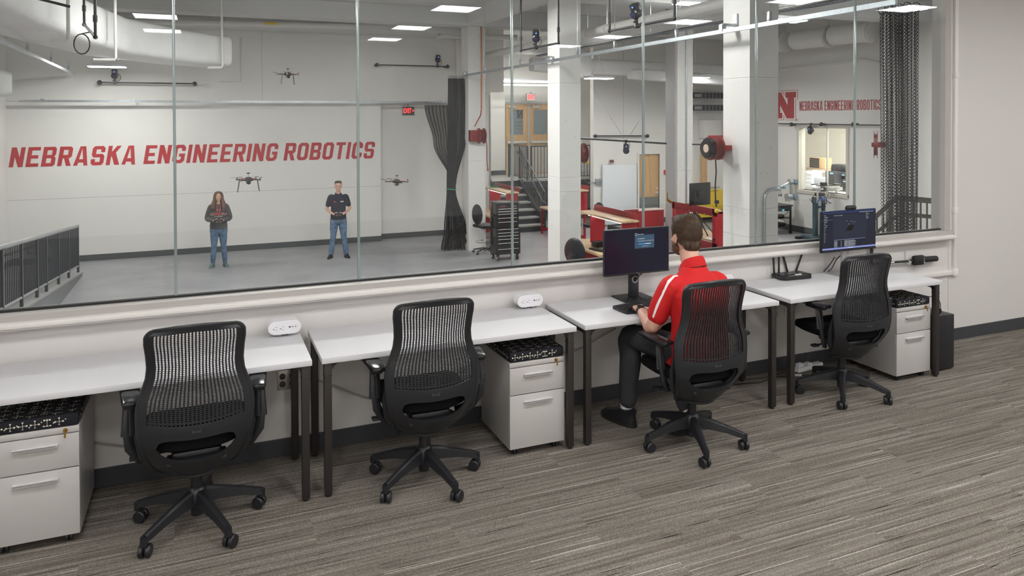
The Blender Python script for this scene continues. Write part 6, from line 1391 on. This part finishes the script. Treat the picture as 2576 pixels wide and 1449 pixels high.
def chest_text(t, target, s, z, size, m, off, sx=1.0, arc=0):
    me_o = text_obj('print_text', s, size, m, t, T(0,.30,z) @ R(PI,'Z') @ R(PI/2,'X'), ext=.0004, bold=.0018, sx=sx)
    bm = bmesh.new(); bm.from_mesh(me_o.data); bmesh.ops.triangulate(bm, faces=bm.faces[:]); bmesh.ops.subdivide_edges(bm, edges=[e for e in bm.edges if e.calc_length() > .02], cuts=2, use_grid_fill=False)
    for v_ in bm.verts: v_.co.z -= arc*(v_.co.x**2)
    from mathutils.bvhtree import BVHTree
    tree = BVHTree.FromPolygons([v_.co for v_ in target.data.vertices],[p.vertices[:] for p in target.data.polygons])
    for v_ in bm.verts:
        h = tree.ray_cast(Vector((v_.co.x,.6,v_.co.z)), Vector((0,-1,0)))
        if h[0] is not None: v_.co.y = h[0].y+off
    bm.to_mesh(me_o.data); bm.free(); return me_o
chest_text(t, so, 'NEBRASKA', 1.272*k, .078*k, txw, .003, 1.0, .8); chest_text(t, so, 'NEBRASKA', 1.272*k, .066*k, txr, .006, 1.07, .8)
chest_text(t, so, 'HUSKERS', 1.212*k, .028*k, txw, .004, 1.5, .5)
em = chest_text(t, so, 'N', 1.355*k, .075*k, txw, .003, 1.3); em = chest_text(t, so, 'N', 1.355*k, .058*k, txr, .006, 1.4)
def controller(parent_loc, rz, label, k, hz):
    c = thing('game_controller', label, 'controller', parent_loc, rz)
    poly = []; obj('case', B().box(-.075,.075,-.045,.045,-.02,.02,.018).tube([(-.065,.0,0),(-.085,-.06,-.02)],[.024,.018],10).tube([(.065,.0,0),(.085,-.06,-.02)],[.024,.018],10), black_g, c)
    obj('sticks', B().cyl((-.035,0,.018),(-.035,0,.035),.009,10).cyl((.035,0,.018),(.035,0,.035),.009,10), grey_p, c)
    obj('antenna', B().cyl((-.02,.04,0),(-.03,.07,.05),.004,6), black_p, c); obj('light', B().box(-.006,.006,-.03,-.02,.019,.022), blue_led, c, False); return c
RM = Matrix.Rotation(math.radians(180-1),4,'Z')
controller(tuple(Vector((.286,12.94,FLR))+(RM @ Vector((0,.315*k,1.145*k)))), math.radians(-1), 'black remote controller held by the woman in the charcoal sweatshirt', k, 1.1)
# man standing
navy = cloth('polo_navy',(.016,.020,.036),(60,.4)); shoe_b = mat('shoe_black',(.014,.014,.016),.45)
t, V, hc, k, so, v = standing('person','man with glasses in a navy polo and jeans holding a black controller', (2.888,12.95,FLR), math.radians(180-9), 1.79, False, navy, jean, shoe_b, None, False, .085, 1.045)
hb = B(); hk_ = hair_mat('hair_dark_short',(.022,.018,.016),(.075,.065,.058),(50,50,50))
ell(hb, [tuple(hs(0,-.014,.128))+(.040,.055),tuple(hs(0,-.014,.118))+(.070,.090),tuple(hs(0,-.022,.09))+(.082,.096),tuple(hs(0,-.040,.05))+(.084,.084),tuple(hs(0,-.055,.0))+(.080,.066),tuple(hs(0,-.060,-.05))+(.066,.045)],26,.9)
remesh('hair', hb, hk_, t, .006, 2)
chest_text(t, so, 'N', 1.32*k, .05*k, mat('print_bright_red',(.75,.06,.06),.6), .003, 1.3).location.x += 0
lg_ = [o for o in t.children if o.name.startswith('print_text')][-1]
for vv in lg_.data.vertices: vv.co.x += .085*k; vv.co.y -= .006
o = text_obj('chest_logo','ROBO',.030,mat('print_cream',(.75,.72,.6),.6),t,T(-.085*k,.129,1.325*k) @ R(PI,'Z') @ R(PI/2,'X'),bold=.004,sx=.8)
wt2 = B().cyl(V(-.115,.205,1.06),V(-.108,.222,1.052),.031,14); obj('watch', wt2, hand_m, t)
RM = Matrix.Rotation(math.radians(171),4,'Z')
controller(tuple(Vector((2.888,12.95,FLR))+(RM @ Vector((0,.325*k,1.065*k)))), math.radians(-9), 'black remote controller held by the standing man in navy', k, 1.0)

# seated man (front = +y)
SM = (2.715,-.80,0); t = thing('person','man with brown hair and beard in a red polo seated at the third desk','person',SM,math.radians(3))
hc = Vector((.035,.085,1.245)); hm = (Matrix.Rotation(math.radians(-7),3,'Z') @ Matrix.Rotation(math.radians(-7),3,'X')); k = 1.0
def hs(x,y,z): return hc+hm @ Vector((x,y,z))
LE, LW = Vector((-.250,.045,.735)), Vector((-.185,.255,.775)); RE, RW = Vector((.262,.05,.745)), Vector((.10,.27,.778))
LS, RS = Vector((-.168,-.035,.982)), Vector((.172,-.035,.975))
b = B(); head(b, hc, hm, 1.04, 1.0); b.tube([(0.01,-.025,1.02),(.02,.02,1.10),(.03,.055,1.17)],[.066,.060,.058],20)
ell(b, [(0,-.06,.50,.15,.11),(0,-.075,.58,.165,.12),(0,-.075,.68,.150,.105),(0,-.075,.80,.155,.105),(0,-.06,.92,.170,.105),(0,-.045,1.0,.150,.085),(0,-.03,1.05,.085,.06)])
for s, S_, E_, W2 in ((-1,LS,LE,LW),(1,RS,RE,RW)):
    limb(b, [S_*1.0-Vector((s*.03,0,0)), S_, E_, E_.lerp(W2,.35), W2], [.05,.056,.043,.043,.027])
hand(b, LW, (.42,.9,-.02), (.15,0,-1), (1,-.2,.1), .42, 1.04, .1); hand(b, RW, (-.30,.95,-.02), (-.1,0,-1), (-1,-.2,.1), .42, 1.04, .1)
LK, LA = Vector((-.165,.395,.565)), Vector((-.178,.405,.13)); RK, RA = Vector((.13,.36,.555)), Vector((.02,.07,.19))
for s, K_, A_2 in ((-1,LK,LA),(1,RK,RA)): limb(b, [(s*.09,-.05,.56), K_, K_.lerp(A_2,.4), A_2], [.085,.055,.052,.034])
bo_ = remesh('body', b, skin_m, t, .0062, 3)
ta = LS.lerp(LE,.90); wrap_on('tattoo', ribbon([ta+Vector((.03,-.06,.03)),ta+Vector((.045,-.05,.005)),ta+Vector((.03,-.06,-.02))],(0,1,0),.022,4), mat('tattoo_ink',(.06,.06,.07),.5), t, bo_, .0012)
red_shirt = cloth('polo_red',(.56,.018,.020),(38,.35),.7)
b = B()
ell(b, [(0,-.055,.515,.192,.145),(0,-.068,.56,.190,.140),(0,-.078,.64,.178,.128),(0,-.082,.74,.174,.124),(0,-.078,.84,.180,.124),(0,-.068,.93,.188,.122),(0,-.052,.975,.180,.108),(0,-.042,1.015,.140,.090),(.004,-.030,1.05,.098,.074),(.012,-.015,1.085,.074,.064)])
for s, S_, E_ in ((-1,LS,LE),(1,RS,RE)):
    hemp = S_.lerp(E_,.72); limb(b, [S_-Vector((s*.05,.0,.01)), S_+Vector((s*.002,0,-.004)), S_.lerp(E_,.4)+Vector((s*.012,0,0)), hemp], [.070,.070,.065,.063])
for z, dx in ((.62,.03),(.70,-.02),(.78,.03),(.86,-.03)):      # cloth folds across the back
    b.tube([(-.15,-.150,z-.01),(-.06,-.198,z+.012+dx*.3),(.05,-.200,z-.004),(.15,-.155,z+.02+dx*.2)],[.006,.014,.013,.006],8)
b.tube([(-.16,-.12,.94),(-.135,-.15,.86),(-.12,-.165,.78)],[.010,.014,.006],8); b.tube([(.17,-.12,.95),(.14,-.15,.87),(.13,-.16,.78)],[.010,.014,.006],8)
so = remesh('polo_shirt', b, red_shirt, t, .0068, 3)
for s, S_, E_ in ((-1,LS,LE),(1,RS,RE)):          # sleeve openings and stripes
    ax = (E_-S_).normalized(); hp = S_.lerp(E_,.72)+ax*.066; sd = ax.cross(Vector((0,1,0))).normalized(); s2 = ax.cross(sd)
    pts = [(S_.x*.80,-.033,1.080),(S_.x*1.05,-.035,1.065),(S_.x*1.3,-.04,1.03),(S_.x*1.62,-.05,.98),(S_.x*1.85,-.035,.90),(S_.x*1.98,-.015,.83),(S_.x*2.0,.0,.79)]
    pts = [Vector(p)+Vector((0,-.03 if s < 0 else .06,0)) for p in pts]
    wrap_on('white_stripe', ribbon(pts, lambda p, c=S_: (p-Vector((c.x*.8,-.02,.88))), .020, 5), mat('stripe_white',(.78,.76,.76),.6), t, so, .0018)
cl_ = B(); N_ = 26; ringv = []
for q, (dz, dr) in enumerate(((-.030,.006),(.006,-.002),(.028,-.008),(.030,-.003),(.008,.008),(-.026,.018))):
    ringv.append([cl_.bm.verts.new((.018+(.068+dr)*math.cos(2*PI*j/N_), .004+(.064+dr)*math.sin(2*PI*j/N_), 1.092+dz-.030*math.sin(2*PI*j/N_)-(.02 if dz > .02 else 0)*max(0,math.sin(2*PI*j/N_)))) for j in range(N_)])
for q in range(5):
    for j in range(N_): cl_.bm.faces.new((ringv[q][j],ringv[q][(j+1)%N_],ringv[q+1][(j+1)%N_],ringv[q+1][j]))
obj('collar', cl_, red_shirt, t)
trs = cloth('trousers_charcoal',(.040,.041,.045),(45,.45),.8)
b = B(); ell(b, [(0,-.05,.505,.18,.15),(0,-.06,.56,.185,.145),(0,-.065,.62,.172,.130)])
limb(b, [(-.09,-.04,.575), (-.13,.18,.585), LK+Vector((0,.0,.0)), LK.lerp(LA,.3)+Vector((0,-.012,0)), LK.lerp(LA,.7), LA+Vector((0,-.005,.03))], [.100,.088,.074,.070,.062,.058])
limb(b, [(.09,-.04,.575), (.11,.17,.58), RK, RK.lerp(RA,.3), RK.lerp(RA,.7), RA+Vector((0,.0,.02))], [.100,.088,.074,.068,.062,.056])
b.tube([(-.20,.05,.60),(-.185,.20,.615),(-.18,.32,.60)],[.008,.014,.006],8); b.tube([(-.17,.36,.52),(-.22,.37,.50),(-.23,.40,.44)],[.006,.012,.005],8)
remesh('trousers', b, trs, t, .0068, 3)
sk = B().tube([LA+Vector((0,-.0,.06)),LA+Vector((-.005,.01,-.04))],[.042,.040],16).tube([RA+Vector((0,0,.06)),RA+Vector((0,-.03,-.04))],[.040,.038],16); obj('socks', sk, mat('sock_grey',(.55,.56,.58),.8), t)
for m in (T(LA.x-.008,LA.y-.02,0) @ R(.26,'Z'), T(RA.x,RA.y-.05,.045) @ R(.1,'Z') @ R(-.28,'X')):
    q = B(); ell(q, [(0,.085,.012,.043,.142),(0,.085,.034,.046,.145),(0,.070,.062,.043,.120),(0,.03,.085,.041,.082),(0,-.0,.105,.043,.058)],24,.8); q.xf(m); obj('shoe', q, shoe_b, t)
    q = B(); ell(q, [(0,.085,0,.045,.145),(0,.085,.018,.048,.149)],24,.8); q.xf(m); obj('sole', q, mat('sole_black',(.02,.02,.02),.6), t)
# hair: cap, faded sides, combed strands, beard
c1h, c2h = (.030,.016,.009), (.090,.053,.030)
hm_ = hair_mat('hair_seated',c1h,c2h,(70,70,25)); hb = B()
def eb2(b, x,y,z,r,sc):
    tq = bmesh.new(); bmesh.ops.create_uvsphere(tq, u_segments=24, v_segments=16, radius=r); bmesh.ops.scale(tq, vec=sc, verts=tq.verts); b._join(tq, hm, hs(x,y,z))
eb2(hb,0,-.014,.052,.087,(.98,1.17,1.0)); eb2(hb,0,-.030,.020,.084,(.965,1.05,1.05)); eb2(hb,0,-.062,-.035,.056,(1.15,.75,1.1)); eb2(hb,.0,.045,.105,.050,(1.1,1.0,.62)); eb2(hb,.015,-.01,.115,.050,(1.2,1.2,.5))
capo = remesh('hair', hb, hm_, t, .0055, 3)
from mathutils.bvhtree import BVHTree
tree = BVHTree.FromPolygons([v_.co for v_ in capo.data.vertices],[p.vertices[:] for p in capo.data.polygons])
rnd = random.Random(3); st_ = B(); whorl = hs(.025,-.075,.105)
for i in range(2600):
    a = rnd.uniform(0,2*PI); z = rnd.uniform(-.55,1); rr3 = math.sqrt(1-z*z); d = hm @ Vector((rr3*math.cos(a),rr3*math.sin(a),z))
    h = tree.ray_cast(hs(0,-.02,.03)+d*.3, -d)
    if h[0] is None: continue
    p, n = h[0], h[1]; away = (p-whorl); away -= n*away.dot(n)
    if away.length < 1e-4: continue
    away.normalize(); swirl = n.cross(away)*.35; down = Vector((0,0,-1)); down -= n*down.dot(n)
    low = max(0,min(1,(hs(0,0,.05).z-p.z)/.06)); dr = (away+swirl+down*(.2+1.0*low)+Vector((rnd.uniform(-.25,.25),rnd.uniform(-.25,.25),rnd.uniform(-.25,.25)))).normalized()
    L_1 = (.026 if low < .5 else .012)*rnd.uniform(.6,1.2); wd_ = .0011; sd = n.cross(dr).normalized()*wd_; lift = .0035*(1-low)+.001
    q0, q1, q2 = p-n*.001, p+dr*L_1*.5+n*lift, p+dr*L_1+n*lift*.5
    vs = [st_.bm.verts.new(x) for x in (q0-sd,q0+sd,q1+sd,q1-sd,q2)]; st_.bm.faces.new(vs[:4]); st_.bm.faces.new((vs[3],vs[2],vs[4]))
sto = obj('hair_strands', st_, mat('strand_brown',(.070,.042,.024),.65,spec=.2), t, False); sto['kind'] = 'stuff'
bd = B()
for s in (-1,1): eb2(bd, s*.060,.030,-.062,.030,(.62,1.1,1.25)); eb2(bd, s*.070,.005,-.030,.017,(.5,.9,1.8))
eb2(bd,0,.075,-.092,.034,(1.2,.75,.75)); eb2(bd,0,.088,-.045,.016,(1.6,.5,.4)); remesh('beard', bd, hair_mat('beard_brown',(.05,.022,.012),(.15,.075,.04),(90,90,90)), t, .005, 2)
face_bits(t, hc, hm, 1.04)
# watch, tattoo
dW = (LW-LE).normalized(); wb_ = B().cyl(LW-dW*.028, LW-dW*.004, .0315, 20); obj('smartwatch', wb_, black_m, t); obj('watch_face', B().box(-.016,.016,-.019,.019,-.004,.004,.003).xf(T(*(LW-dW*.016+Vector((-.006,-.004,.033)))) @ R(.3,'Z')), black_g, t)
